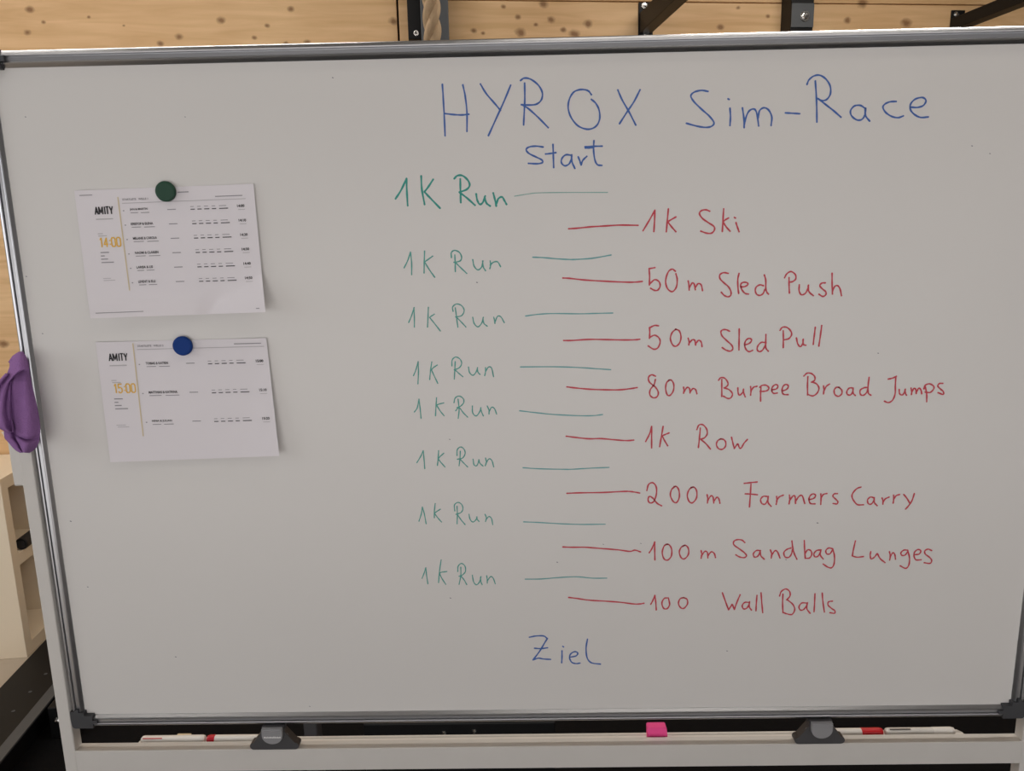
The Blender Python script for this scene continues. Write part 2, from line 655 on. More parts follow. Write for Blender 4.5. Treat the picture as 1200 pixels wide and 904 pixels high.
# worn line of white lettering on the left tab: too small to read, kept as raised ticks
tab, cx, zc = TABS[0]
b = bmesh.new()
random.seed(3)
x = cx - 0.0155
while x < cx + 0.0145:
    w = random.uniform(0.0011, 0.0022)
    box(b, x, x + w, YF - 0.0089, YF - 0.0084, zc - 0.0042, zc - 0.0042 + random.uniform(0.002, 0.0034))
    x += w + 0.0006
obj('lettering', b, M['white_print'], tab)


# ------------------------------------------------------------------ handwriting (on the panel)
def smooth_path(pts, close=False):
    if len(pts) < 3:
        a, c = Vector(pts[0]), Vector(pts[-1])
        return [a.lerp(c, k / 4) for k in range(5)]
    P = [Vector(p) for p in pts]
    P = [P[0] * 2 - P[1]] + P + [P[-1] * 2 - P[-2]]
    out = []
    for i in range(1, len(P) - 2):
        p0, p1, p2, p3 = P[i - 1], P[i], P[i + 1], P[i + 2]
        for k in range(6):
            t = k / 6
            out.append(0.5 * ((2 * p1) + (p2 - p0) * t + (2 * p0 - 5 * p1 + 4 * p2 - p3) * t * t + (3 * p1 - p0 - 3 * p2 + p3) * t ** 3))
    out.append(P[-2])
    return out


INK_N = [0]


def ink_stroke(bm, pts, width):
    """a flat ribbon of marker ink with round ends on the board's surface; pts are photo pixels"""
    path = []
    for p in smooth_path(pts):
        q = at(p.x, p.y, 0.0)
        v = Vector((q.x, q.z))
        if not path or (v - path[-1]).length > 0.0002:
            path.append(v)
    INK_N[0] += 1
    y = -0.00025 - 0.000004 * (INK_N[0] % 40)
    L, R = [], []
    h = width / 2
    n = len(path)
    if n < 2:
        path = [path[0], path[0] + Vector((0.0004, 0.0002))]
        n = 2
    for i in range(n):
        t = (path[min(n - 1, i + 1)] - path[max(0, i - 1)]).normalized()
        nn = Vector((-t.y, t.x))
        hh = h * (0.92 + 0.12 * math.sin(i * 0.9 + INK_N[0]))
        L.append(path[i] + nn * hh)
        R.append(path[i] - nn * hh)
    V = lambda p: bm.verts.new((p.x, y, p.y))
    lv, rv = [V(p) for p in L], [V(p) for p in R]
    for i in range(n - 1):
        bm.faces.new((lv[i], lv[i + 1], rv[i + 1], rv[i]))
    for (c, a, t) in ((path[0], lv[0], path[0] - path[1]), (path[-1], rv[-1], path[-1] - path[-2])):
        t = t.normalized()
        nn = Vector((-t.y, t.x))
        fan = [V(c + (nn * math.cos(k * math.pi / 6) + t * math.sin(k * math.pi / 6)) * h) for k in range(7)]
        bm.faces.new(fan)


def row(label, ink, width, *groups, extra=None, name='handwriting'):
    """groups: (x0, y0, scale, [strokes]) as read off enlarged crops of the photograph"""
    sts = [[(x0 + p[0] / s, y0 + p[1] / s) for p in st] for (x0, y0, s, strokes) in groups for st in strokes]
    box4 = [(min(p[0] for p in st), max(p[0] for p in st), min(p[1] for p in st), max(p[1] for p in st)) for st in sts]
    lab = list(range(len(sts)))                       # strokes that touch or nearly touch belong to one word
    for i in range(len(sts)):
        for j in range(i):
            a, b = box4[i], box4[j]
            gx, gy = max(0, a[0] - b[1], b[0] - a[1]), max(0, a[2] - b[3], b[2] - a[3])
            size = max(a[1] - a[0], a[3] - a[2]), max(b[1] - b[0], b[3] - b[2])
            near = 9.0 if max(size) < 62 or name == 'x' else 0.5
            if math.hypot(gx, gy) <= near:
                old, new = lab[i], lab[j]
                lab = [new if v == old else v for v in lab]
    for k in sorted(set(lab)):
        bm = bmesh.new()
        long_line = True
        for i, st in enumerate(sts):
            if lab[i] == k:
                ink_stroke(bm, st, width)
                long_line = long_line and box4[i][1] - box4[i][0] > 62
        o = obj('pen_line' if long_line else name, bm, M['ink_line' if long_line and ink == 'ink_teal' else ink], panel)
        o['label'] = label


A = (500, 70, 5.0)
B_ = (680, 70, 5.0)
C_ = (880, 60, 5.0)
D_ = (440, 190, 5.0)
F_ = (440, 340, 5.0)
I_ = (440, 460, 5.0)
K_ = (440, 580, 5.0)
E_ = (640, 230, 5.0)
M_ = (820, 230, 5.0)
G_ = (640, 360, 5.0)
N_ = (820, 370, 6.6667)
O_ = (930, 410, 6.0)
J_ = (640, 480, 5.0)
P_ = (820, 480, 6.6667)
Q_ = (960, 540, 6.6667)
R_ = (830, 620, 6.6667)
L_ = (640, 600, 5.0)
Z_ = (560, 680, 5.0)
PX = (0, 0, 1.0)
BW, RW = 0.0030, 0.0029

row('large blue handwritten heading across the top', 'ink_blue', BW,
    A + ([[(92, 145), (97, 220), (103, 330), (108, 445)], [(212, 148), (226, 215), (236, 310), (236, 420)], [(106, 316), (160, 322), (205, 324), (247, 320)],
          [(315, 143), (350, 200), (400, 258), (432, 297)], [(492, 150), (455, 240), (405, 350), (362, 445)],
          [(574, 138), (575, 220), (572, 300), (568, 382)],
          [(550, 122), (572, 108), (610, 115), (655, 150), (678, 195), (672, 235), (645, 260), (605, 266), (555, 264)],
          [(560, 264), (600, 290), (655, 340), (712, 398)],
          [(965, 205), (945, 182), (905, 175), (862, 190), (835, 235), (830, 290), (850, 345), (890, 390), (945, 408), (990, 392), (1013, 350), (1010, 295), (990, 255), (965, 233)]],),
    B_ + ([[(220, 178), (245, 235), (285, 305), (325, 383)], [(350, 177), (315, 245), (275, 305), (230, 375)],
           [(748, 186), (710, 180), (668, 190), (648, 212), (665, 245), (710, 290), (755, 330), (783, 368), (770, 390), (735, 397), (685, 390), (622, 373)],
           [(877, 285), (880, 335), (877, 385)], [(866, 230), (872, 233)],
           [(950, 283), (958, 340), (960, 398)], [(960, 390), (970, 340), (990, 300), (1020, 290), (1035, 320), (1045, 388)],
           [(1043, 340), (1050, 300), (1075, 282), (1103, 295), (1122, 335), (1118, 385)]],),
    C_ + ([[(202, 362), (240, 364), (285, 367)], [(377, 175), (382, 250), (385, 330), (386, 415)],
           [(328, 195), (340, 168), (370, 145), (405, 142), (440, 165), (464, 205), (465, 250), (445, 282), (415, 290), (385, 275)],
           [(395, 280), (440, 315), (485, 350), (527, 387)],
           [(668, 335), (640, 318), (605, 322), (583, 350), (590, 380), (620, 403), (650, 400), (668, 372), (672, 335)], [(668, 345), (672, 380), (695, 410)],
           [(850, 295), (815, 297), (785, 310), (773, 330), (790, 360), (825, 383), (862, 390), (892, 380)],
           [(935, 328), (975, 330), (1010, 318), (1025, 290), (1005, 272), (965, 280), (938, 305), (932, 335), (950, 365), (990, 388), (1038, 386)]],))

row('blue handwritten word Start under the heading', 'ink_blue', BW,
    A + ([[(682, 512), (640, 507), (600, 512), (583, 528), (600, 550), (640, 570), (675, 588), (678, 603), (650, 610), (597, 608)],
          [(740, 497), (742, 560), (744, 632)], [(697, 553), (725, 550), (757, 545)],
          [(845, 560), (815, 558), (793, 578), (790, 605), (810, 622), (835, 610), (848, 580), (850, 558)], [(848, 565), (852, 600), (868, 637)],
          [(888, 570), (898, 595), (905, 617)], [(905, 617), (915, 590), (938, 567)],
          [(980, 475), (978, 530), (985, 585), (1000, 615), (1026, 620)], [(928, 511), (980, 508), (1028, 507)], [(930, 518), (955, 517), (975, 515)]],))

row('blue handwritten word Ziel near the bottom edge', 'ink_blue', BW,
    Z_ + ([[(302, 335), (340, 328), (385, 328), (407, 343)], [(407, 343), (390, 370), (360, 420), (323, 468)], [(323, 468), (355, 458), (385, 463), (425, 465)],
           [(332, 400), (370, 402), (408, 397)], [(493, 415), (493, 450), (491, 485)], [(498, 389), (502, 392)],
           [(540, 452), (575, 445), (585, 428), (568, 420), (545, 432), (537, 455), (550, 482), (575, 490), (598, 487)],
           [(642, 347), (634, 400), (640, 455), (665, 485), (718, 493)]],))

runs = [
    ('topmost green 1K Run note, thickest of its column', D_,
     [[(118, 215), (150, 165), (182, 97)], [(182, 97), (184, 170), (189, 255)], [(268, 82), (272, 160), (288, 248)],
      [(338, 102), (310, 145), (287, 175)], [(287, 175), (320, 210), (378, 270)],
      [(497, 100), (498, 165), (500, 237)], [(462, 97), (480, 80), (510, 80), (540, 105), (552, 135), (535, 160), (492, 177)], [(495, 180), (535, 210), (583, 253)],
      [(590, 187), (597, 225), (612, 248), (630, 235), (643, 200)], [(640, 205), (650, 240), (672, 258)],
      [(690, 182), (700, 220), (708, 258)], [(708, 250), (720, 215), (742, 205), (755, 225), (768, 248)]],
     [(603, 230), (618, 227.6), (630, 226.2), (660, 225.7), (712, 225.6)]),
    ('second green 1k Run note with its line', D_,
     [[(168, 620), (190, 575), (205, 528)], [(205, 528), (212, 590), (212, 660)], [(288, 522), (286, 590), (285, 650)],
      [(335, 552), (300, 577), (288, 585)], [(288, 585), (315, 630), (347, 675)], [(465, 545), (467, 590), (468, 642)],
      [(445, 560), (445, 530), (465, 518), (492, 530), (505, 558), (495, 580), (460, 588)], [(470, 590), (500, 620), (535, 653)],
      [(570, 572), (578, 610), (600, 632), (622, 615), (630, 580)], [(628, 580), (632, 615), (645, 637)], [(672, 580), (675, 605), (670, 625)],
      [(672, 605), (690, 588), (715, 585), (733, 613)]],
     [(624.4, 301.6), (636, 302), (652, 303.4), (666, 304.2), (674, 304.2), (694, 302.8), (716, 299)]),
    ('third green 1k Run note with its line', F_,
     [[(195, 190), (212, 150), (227, 103)], [(225, 105), (228, 160), (228, 217)], [(310, 102), (308, 160), (305, 217)], [(345, 142), (325, 155), (318, 162)],
      [(318, 162), (345, 195), (380, 240)],
      [(468, 105), (475, 160), (483, 218)], [(455, 125), (452, 100), (475, 82), (505, 92), (520, 120), (505, 150), (470, 158)], [(475, 160), (505, 190), (530, 217)],
      [(570, 160), (578, 195), (600, 216), (622, 195), (632, 160)], [(630, 165), (635, 195), (655, 212)], [(693, 160), (697, 175), (700, 196)],
      [(700, 190), (715, 155), (735, 158), (755, 192)]],
     [(616, 370.5), (630, 368.6), (648, 367.6), (680, 367.9), (700, 367.4), (718, 367)]),
    ('fourth green 1k Run note with its line', F_,
     [[(223, 502), (238, 465), (250, 420)], [(250, 420), (252, 480), (249, 550)], [(330, 422), (323, 470), (318, 525)], [(362, 440), (340, 455), (328, 468)],
      [(328, 468), (345, 505), (365, 547)],
      [(467, 420), (465, 470), (462, 522)], [(448, 445), (450, 410), (470, 393), (495, 405), (505, 430), (492, 455), (462, 468)], [(468, 470), (490, 490), (512, 508)],
      [(545, 452), (552, 485), (572, 500), (590, 480), (598, 455)], [(597, 460), (600, 480), (612, 495)], [(645, 455), (645, 480), (640, 502)],
      [(645, 478), (662, 452), (680, 458), (692, 508)]],
     [(610, 430.2), (650, 430), (680, 431), (700, 432.4), (715.6, 433.4)]),
    ('fifth green 1k Run note with its line', F_,
     [[(228, 715), (245, 690), (255, 640)], [(255, 640), (262, 695), (267, 752)], [(358, 632), (355, 680), (352, 737)], [(400, 662), (375, 668), (358, 675)],
      [(358, 675), (380, 710), (402, 737)],
      [(484, 640), (490, 700), (485, 752)], [(460, 660), (468, 632), (492, 622), (515, 638), (517, 660), (500, 680), (478, 690)], [(470, 708), (490, 690), (515, 720), (540, 745)],
      [(568, 680), (570, 720), (590, 738), (610, 715), (618, 690)], [(616, 692), (622, 715), (632, 738)], [(655, 680), (665, 705), (665, 727)],
      [(665, 715), (680, 688), (697, 695), (710, 727)]],
     [(609, 481.6), (626, 483.6), (650, 486), (680, 487.4), (696, 487.2), (706, 486)]),
    ('sixth green 1k Run note with its line', I_,
     [[(243, 412), (265, 375), (280, 342)], [(280, 342), (285, 395), (289, 447)], [(370, 342), (367, 390), (363, 428)], [(400, 357), (380, 375), (367, 390)],
      [(367, 390), (385, 412), (407, 437)],
      [(497, 345), (495, 390), (490, 430)], [(478, 370), (480, 335), (500, 320), (520, 335), (525, 360), (510, 385), (480, 392)], [(495, 390), (515, 412), (540, 437)],
      [(572, 392), (578, 425), (595, 428), (607, 395)], [(605, 395), (612, 415), (630, 432)], [(645, 385), (650, 410), (643, 430)],
      [(648, 415), (665, 390), (682, 400), (693, 437)]],
     [(613, 548.4), (632, 549.6), (660, 550.2), (670, 550.2), (690, 549), (713.6, 548)]),
    ('seventh green 1k Run note with its line', I_,
     [[(255, 755), (268, 715), (275, 672)], [(275, 672), (287, 715), (297, 770)], [(350, 652), (345, 700), (345, 735)], [(380, 685), (360, 698), (345, 708)],
      [(345, 708), (365, 735), (387, 760)],
      [(478, 668), (480, 720), (478, 770)], [(465, 695), (463, 660), (485, 645), (507, 660), (512, 685), (500, 705), (472, 715)], [(480, 715), (500, 745), (525, 775)],
      [(548, 715), (555, 745), (572, 760), (590, 745), (595, 730)], [(593, 730), (597, 745), (607, 757)], [(642, 715), (650, 735), (645, 757)],
      [(648, 745), (665, 728), (680, 740), (687, 775)]],
     [(613.6, 611.8), (632, 612.6), (656, 614), (680, 614.8), (709, 614.6)]),
    ('lowest green 1k Run note with its line', K_,
     [[(273, 490), (285, 460), (295, 428)], [(295, 428), (300, 475), (307, 522)], [(385, 382), (375, 450), (370, 515)], [(418, 450), (385, 455), (375, 462)],
      [(375, 462), (392, 495), (412, 525)],
      [(500, 425), (500, 475), (490, 525)], [(482, 450), (485, 418), (505, 403), (525, 420), (527, 450), (510, 470), (490, 478)], [(500, 475), (520, 500), (535, 527)],
      [(568, 472), (575, 510), (592, 528), (610, 510), (618, 480)], [(615, 485), (618, 510), (625, 527)], [(652, 475), (655, 500), (655, 518)],
      [(655, 505), (675, 480), (690, 490), (702, 522)]],
     [(615.6, 679), (634, 678.8), (656, 677), (676, 676.2), (694, 677.8), (711, 677.8)]),
]
for i, (lab, crop, st, line) in enumerate(runs):
    if i == 0:
        row(lab, 'ink_green', 0.0034, crop + (st,))
        row('faint green line after the topmost note', 'ink_pale', 0.0016, PX + ([line],), name='pen_line')
    else:
        row(lab, 'ink_teal', 0.0022 if i not in (1,) else 0.0024, crop + (st,), PX + ([line],))

row('topmost red note reading 1k Ski', 'ink_red', RW,
    E_ + ([[(132, 191), (180, 188), (260, 180), (340, 175), (430, 170), (538, 171)], [(568, 202), (605, 140), (637, 83)], [(637, 83), (635, 145), (631, 207)],
           [(716, 75), (710, 140), (704, 208)], [(760, 122), (725, 142), (712, 150)], [(712, 150), (735, 180), (760, 208)],
           [(958, 88), (935, 80), (910, 85), (898, 102), (915, 130), (950, 155), (983, 178), (985, 200), (968, 217), (940, 217), (906, 205)],
           [(1040, 75), (1036, 140), (1032, 207)], [(1068, 128), (1045, 142), (1036, 152)], [(1036, 152), (1055, 180), (1077, 205)],
           [(1112, 155), (1120, 180), (1130, 208)], [(1103, 125), (1109, 128)]],))
row('red note reading 50m Sled Push', 'ink_red', RW,
    E_ + ([[(98, 480), (140, 482), (220, 491), (330, 498), (460, 504), (520, 504), (563, 500)], [(637, 419), (605, 425)], [(603, 425), (606, 470), (605, 520)],
           [(606, 515), (635, 490), (660, 500), (668, 525), (655, 550), (635, 552), (612, 540)],
           [(757, 440), (738, 428), (715, 445), (700, 495), (710, 540), (738, 560), (762, 535), (768, 490), (760, 455)],
           [(832, 497), (837, 525), (838, 550)], [(838, 540), (855, 510), (867, 515), (874, 548)], [(872, 540), (890, 513), (908, 520), (916, 553)]],),
    (830, 310, 15.0) + ([[(350, 157), (270, 145), (205, 180), (205, 250), (270, 320), (350, 390), (395, 470), (395, 540), (345, 570), (280, 545), (228, 490)],
                         [(540, 160), (518, 260), (520, 400), (533, 510)],
                         [(575, 395), (640, 390), (695, 355), (680, 322), (620, 315), (575, 340), (570, 390), (600, 460), (650, 510), (705, 522)],
                         [(970, 375), (910, 360), (845, 395), (825, 460), (850, 525), (905, 545), (960, 515), (995, 440)],
                         [(985, 185), (1010, 280), (1010, 420), (1030, 490), (1058, 522)]],),
    M_ + ([
           [(523, 478), (523, 520), (525, 568)], [(497, 478), (510, 455), (535, 442), (560, 460), (562, 485), (545, 500), (522, 505)],
           [(583, 520), (582, 555), (595, 578), (618, 570), (632, 545), (637, 522)], [(635, 525), (640, 560), (665, 583)],
           [(735, 508), (715, 510), (703, 525), (720, 545), (738, 560), (738, 578), (720, 588), (698, 575)],
           [(775, 452), (775, 510), (777, 573)], [(777, 560), (790, 530), (808, 525), (822, 545), (830, 583)]],))
row('red note reading 50m Sled Pull', 'ink_red', RW,
    E_ + ([[(103, 846), (150, 846), (250, 840), (350, 841), (450, 843), (520, 842), (548, 839)]],),
    G_ + ([[(658, 110), (635, 108), (605, 122)], [(606, 120), (607, 150), (605, 183)], [(606, 178), (635, 165), (660, 180), (668, 205), (655, 238), (630, 247), (598, 228)],
           [(760, 130), (738, 150), (728, 185), (740, 220), (760, 230), (782, 210), (790, 175), (780, 140), (758, 130)],
           [(832, 183), (838, 205), (836, 222)], [(836, 215), (855, 193), (870, 195), (876, 222)], [(876, 215), (893, 195), (908, 205), (913, 232)]],),
    N_ + ([[(232, 122), (205, 110), (178, 112), (165, 128), (175, 160), (210, 195), (248, 230), (258, 258), (240, 278), (205, 270), (175, 250)],
           [(308, 105), (307, 180), (306, 268)], [(352, 230), (390, 215), (405, 190), (385, 178), (360, 195), (350, 230), (362, 265), (385, 282), (412, 272)],
           [(508, 210), (480, 210), (455, 235), (448, 265), (465, 282), (490, 270), (510, 235), (517, 210)], [(517, 148), (515, 215), (517, 255), (535, 278)],
           [(652, 120), (653, 180), (652, 250)], [(627, 115), (645, 92), (680, 92), (710, 120), (717, 150), (695, 180), (655, 190)],
           [(755, 175), (765, 220), (785, 243), (803, 220), (808, 185)], [(806, 190), (810, 225), (828, 232)],
           [(902, 92), (895, 150), (886, 225)], [(952, 78), (943, 150), (930, 238)]],))
row('red note reading 80m Burpee Broad Jumps', 'ink_red', RW,
    G_ + ([[(122, 468), (180, 475), (260, 482), (350, 485), (430, 485), (490, 479), (533, 472)],
           [(640, 405), (618, 397), (600, 412), (605, 440), (640, 470), (657, 500), (650, 525), (628, 532), (608, 515), (610, 485), (632, 455), (640, 425)],
           [(722, 428), (705, 445), (700, 480), (710, 515), (728, 516), (745, 490), (748, 455), (735, 430), (720, 428)],
           [(805, 470), (808, 490), (805, 505)], [(806, 500), (825, 472), (840, 478), (843, 503)], [(843, 500), (860, 478), (876, 485), (883, 508)]],),
    N_ + ([[(172, 500), (172, 560), (172, 632)], [(147, 505), (165, 485), (195, 490), (218, 520), (218, 545), (195, 565)],
           [(190, 565), (230, 580), (255, 610), (245, 640), (220, 648), (185, 630)],
           [(297, 565), (300, 605), (312, 622), (335, 600), (342, 575)], [(340, 580), (345, 610), (355, 635)],
           [(397, 555), (400, 590), (397, 622)], [(400, 590), (420, 560), (447, 553)], [(478, 565), (475, 615), (475, 668)],
           [(468, 560), (490, 545), (520, 545), (540, 565), (528, 585), (500, 592), (472, 592)],
           [(565, 580), (600, 572), (610, 548), (590, 540), (567, 560), (563, 590), (578, 608), (605, 605)],
           [(645, 590), (680, 575), (692, 550), (672, 538), (650, 555), (642, 590), (655, 615), (690, 618)]],),
    O_ + ([[(100, 190), (97, 250), (98, 318)], [(72, 185), (95, 165), (125, 168), (148, 190), (147, 215), (125, 228)],
           [(128, 228), (160, 240), (178, 270), (165, 305), (135, 325), (100, 315)],
           [(210, 255), (213, 280), (210, 310)], [(212, 290), (230, 258), (252, 242)],
           [(320, 265), (300, 265), (285, 285), (290, 315), (315, 328), (338, 310), (338, 285), (318, 264)],
           [(408, 268), (388, 272), (373, 295), (378, 315), (400, 318), (415, 295), (418, 270)], [(417, 275), (418, 305), (433, 322)],
           [(520, 265), (495, 268), (468, 285), (470, 315), (492, 320), (515, 298), (522, 270)], [(530, 195), (523, 260), (525, 305), (543, 320)],
           [(665, 207), (695, 200), (722, 187)], [(718, 190), (715, 250), (713, 310), (695, 355), (665, 372), (638, 362)],
           [(742, 280), (745, 310), (765, 318), (780, 295), (785, 278)], [(783, 280), (785, 305), (793, 320)],
           [(825, 270), (830, 295), (828, 315)], [(830, 300), (845, 272), (858, 280), (862, 308)], [(862, 300), (880, 270), (895, 285), (900, 310)],
           [(925, 260), (935, 310), (935, 365)], [(915, 275), (925, 250), (955, 240), (982, 255), (985, 275), (960, 300), (925, 298)],
           [(1048, 237), (1025, 238), (1013, 255), (1030, 275), (1052, 295), (1050, 315), (1015, 302)]],))
row('red note reading 1k Row', 'ink_red', RW,
    G_ + ([[(118, 757), (180, 765), (250, 772), (320, 771), (400, 778), (470, 783), (513, 780)], [(583, 788), (605, 745), (618, 700)], [(618, 700), (618, 760), (618, 825)],
           [(685, 700), (675, 760), (665, 818)], [(720, 738), (695, 748), (680, 755)], [(680, 755), (695, 785), (712, 813)], [(903, 710), (898, 770), (892, 823)],
           [(883, 718), (895, 692), (918, 690), (940, 715), (943, 745), (925, 768), (898, 775)], [(905, 775), (935, 800), (962, 832)]],),
    P_ + ([[(165, 230), (140, 245), (130, 275), (145, 305), (175, 312), (200, 290), (202, 255), (185, 235), (160, 232)],
           [(248, 218), (258, 260), (270, 305)], [(270, 305), (290, 275), (298, 270), (310, 300), (325, 300), (345, 265), (372, 235)]],))
row('red note reading 200m Farmers Carry', 'ink_red', RW,
    J_ + ([[(122, 492), (200, 489), (330, 487), (450, 481), (490, 481), (520, 485), (548, 490)],
           [(590, 475), (600, 440), (625, 430), (645, 455), (645, 500), (630, 540), (608, 548), (597, 530), (605, 510), (625, 520), (650, 550), (676, 565)],
           [(755, 452), (735, 470), (728, 505), (745, 540), (765, 545), (780, 515), (778, 475), (765, 453), (750, 452)],
           [(858, 455), (838, 470), (827, 505), (838, 540), (858, 547), (880, 520), (882, 480), (868, 457), (850, 457)],
           [(943, 500), (947, 525), (945, 548)], [(946, 535), (965, 507), (978, 515), (982, 548)], [(982, 540), (1000, 515), (1012, 525), (1018, 550)]],),
    P_ + ([[(348, 578), (400, 572), (448, 567)], [(400, 585), (395, 670), (388, 762)], [(355, 660), (400, 662), (450, 667)],
           [(525, 680), (495, 680), (475, 705), (485, 735), (510, 740), (530, 710), (535, 680)], [(533, 690), (535, 730), (557, 757)],
           [(600, 680), (602, 715), (597, 742)], [(600, 715), (620, 685), (652, 670)],
           [(700, 670), (703, 705), (697, 738)], [(700, 715), (730, 675), (745, 685), (748, 735)], [(750, 715), (775, 680), (800, 675), (820, 735)],
           [(855, 705), (890, 695), (905, 672), (885, 660), (862, 675), (852, 705), (865, 735), (900, 738)],
           [(945, 660), (947, 700), (945, 742)], [(947, 695), (965, 665), (993, 657)],
           [(1075, 658), (1050, 660), (1040, 678), (1060, 700), (1078, 720), (1072, 738), (1042, 735)]],),
    Q_ + ([[(325, 207), (295, 218), (265, 250), (255, 280), (270, 315), (300, 345), (345, 345)],
           [(425, 290), (400, 285), (378, 305), (382, 335), (405, 340), (425, 315), (430, 290)], [(428, 295), (432, 330), (452, 352)],
           [(490, 292), (498, 315), (497, 340)], [(497, 330), (515, 300), (545, 285)], [(580, 270), (582, 300), (577, 332)], [(580, 305), (600, 275), (627, 265)],
           [(660, 265), (685, 295), (705, 330)], [(742, 258), (725, 310), (700, 350), (675, 378)]],))
row('red note reading 100m Sandbag Lunges', 'ink_red', RW,
    J_ + ([[(98, 806), (150, 808), (230, 808), (320, 815), (420, 823), (490, 832), (520, 825), (553, 835)], [(604, 840), (620, 815), (636, 777)], [(636, 777), (636, 830), (637, 882)],
           [(712, 790), (692, 800), (680, 838), (690, 875), (712, 883), (733, 860), (735, 820), (722, 795), (705, 790)],
           [(810, 798), (790, 810), (780, 838), (792, 870), (812, 875), (833, 850), (833, 815), (818, 797), (802, 800)],
           [(908, 828), (912, 850), (908, 872)], [(910, 858), (930, 832), (945, 840), (947, 870)], [(947, 860), (967, 835), (985, 845), (992, 868)]],),
    R_ + ([[(285, 107), (262, 88), (225, 85), (200, 98), (200, 125), (240, 155), (280, 185), (298, 210), (280, 225), (245, 220), (215, 203)],
           [(405, 170), (375, 170), (352, 195), (360, 220), (385, 215), (402, 185), (407, 170)], [(405, 175), (410, 210), (437, 237)],
           [(485, 165), (495, 195), (492, 228)], [(495, 205), (520, 172), (540, 180), (560, 228)],
           [(645, 150), (615, 160), (590, 185), (600, 220), (630, 222), (650, 195), (658, 160)], [(653, 95), (660, 150), (672, 195), (692, 237)],
           [(750, 92), (752, 160), (757, 230)], [(755, 195), (775, 165), (800, 170), (808, 200), (790, 228), (757, 230)],
           [(875, 165), (845, 170), (825, 195), (832, 218), (855, 215), (872, 190), (880, 165)], [(878, 170), (875, 205), (897, 235)],
           [(970, 155), (940, 150), (918, 170), (925, 195), (950, 195), (970, 165)], [(972, 158), (985, 210), (983, 270), (965, 303), (935, 300), (897, 275)]],),
    Q_ + ([[(282, 628), (268, 690), (258, 745)], [(258, 745), (295, 755), (345, 750)],
           [(402, 712), (398, 740), (405, 768), (430, 755), (450, 728)], [(455, 728), (475, 765), (513, 797)],
           [(548, 712), (555, 745), (550, 777)], [(555, 750), (575, 720), (590, 735), (595, 770)],
           [(690, 700), (660, 700), (638, 720), (645, 740), (670, 738), (690, 712)], [(692, 705), (705, 760), (700, 815), (675, 842), (632, 822)],
           [(745, 735), (780, 730), (793, 705), (770, 695), (745, 715), (740, 745), (755, 775), (795, 775)],
           [(878, 703), (850, 692), (825, 705), (828, 730), (860, 755), (878, 780), (865, 803), (820, 798)]],))
row('lowest red note reading 100 Wall Balls', 'ink_red', RW,
    L_ + ([[(132, 502), (180, 508), (250, 518), (330, 523), (430, 530), (510, 540), (550, 540), (573, 536)], [(613, 542), (625, 520), (637, 490)], [(637, 490), (642, 530), (645, 575)],
           [(715, 505), (692, 508), (678, 535), (688, 565), (708, 568), (723, 545), (718, 512)],
           [(808, 503), (785, 510), (775, 537), (788, 562), (808, 565), (828, 540), (825, 513), (805, 503)]],),
    R_ + ([[(110, 500), (135, 570), (158, 632)], [(158, 632), (180, 600), (187, 590), (203, 630)], [(203, 630), (225, 570), (248, 515)],
           [(320, 575), (285, 575), (265, 600), (275, 625), (300, 620), (318, 590), (322, 570)], [(320, 580), (320, 610), (337, 635)],
           [(380, 520), (375, 580), (372, 640)], [(412, 500), (417, 570), (425, 655)],
           [(583, 510), (580, 580), (583, 655)], [(557, 525), (570, 490), (605, 470), (635, 490), (638, 525), (612, 555)],
           [(618, 555), (660, 590), (675, 630), (655, 668), (615, 665), (583, 652)],
           [(765, 580), (730, 580), (708, 610), (720, 635), (745, 630), (768, 600), (775, 578)], [(772, 585), (770, 625), (795, 660)],
           [(833, 508), (830, 580), (826, 648)], [(890, 502), (895, 570), (907, 650)],
           [(970, 565), (940, 570), (935, 595), (960, 620), (988, 640), (985, 660), (950, 655)]],))

# leftover specks of old ink
for (px, py, r) in ((83, 611, 1.6), (103, 688, 1.3), (206, 770, 1.4), (30, 137, 1.2), (217, 137, 1.0), (390, 91, 1.3), (559, 331, 1.4), (527, 515, 1.2), (653, 659, 1.4),
                    (1139, 171, 1.3), (1160, 180, 1.2), (1029, 414, 1.2), (958, 613, 1.6), (921, 656, 1.2), (751, 637, 1.1), (707, 638, 1.0), (31, 324, 1.2), (50, 391, 1.2),
                    (528, 701, 1.4), (852, 763, 1.3), (363, 828, 1.2)):
    bm = bmesh.new()
    ink_stroke(bm, [(px - r * 0.3, py), (px + r * 0.3, py + 0.3)], r * 0.0013)
    obj('ink_speck', bm, M['ink_spot'], panel)


# ------------------------------------------------------------------ paper sheets
def make_text(s, bold=0.0):
    cu = bpy.data.curves.new('text', 'FONT')
    cu.body = s
    cu.size = 1.0
    cu.offset = bold
    cu.resolution_u = 3
    o = bpy.data.objects.new('text', cu)
    COL.objects.link(o)
    dg = bpy.context.evaluated_depsgraph_get()
    me = o.evaluated_get(dg).to_mesh()
    vs = [(v.co.x, v.co.y) for v in me.vertices]
    fs = [tuple(p.vertices) for p in me.polygons]
    o.evaluated_get(dg).to_mesh_clear()
    bpy.data.objects.remove(o)
    bpy.data.curves.remove(cu)
    x0, x1 = min(v[0] for v in vs), max(v[0] for v in vs)
    y0, y1 = min(v[1] for v in vs), max(v[1] for v in vs)
    vs = [((v[0] - x0) / (x1 - x0), (v[1] - y0) / (y1 - y0)) for v in vs]
    return vs, fs


def oval(n=14, cx=0.5, cy=0.5, rx=0.5, ry=0.5):
    return [(cx + rx * math.sin(2 * math.pi * k / n), cy + ry * math.cos(2 * math.pi * k / n)) for k in range(n + 1)]


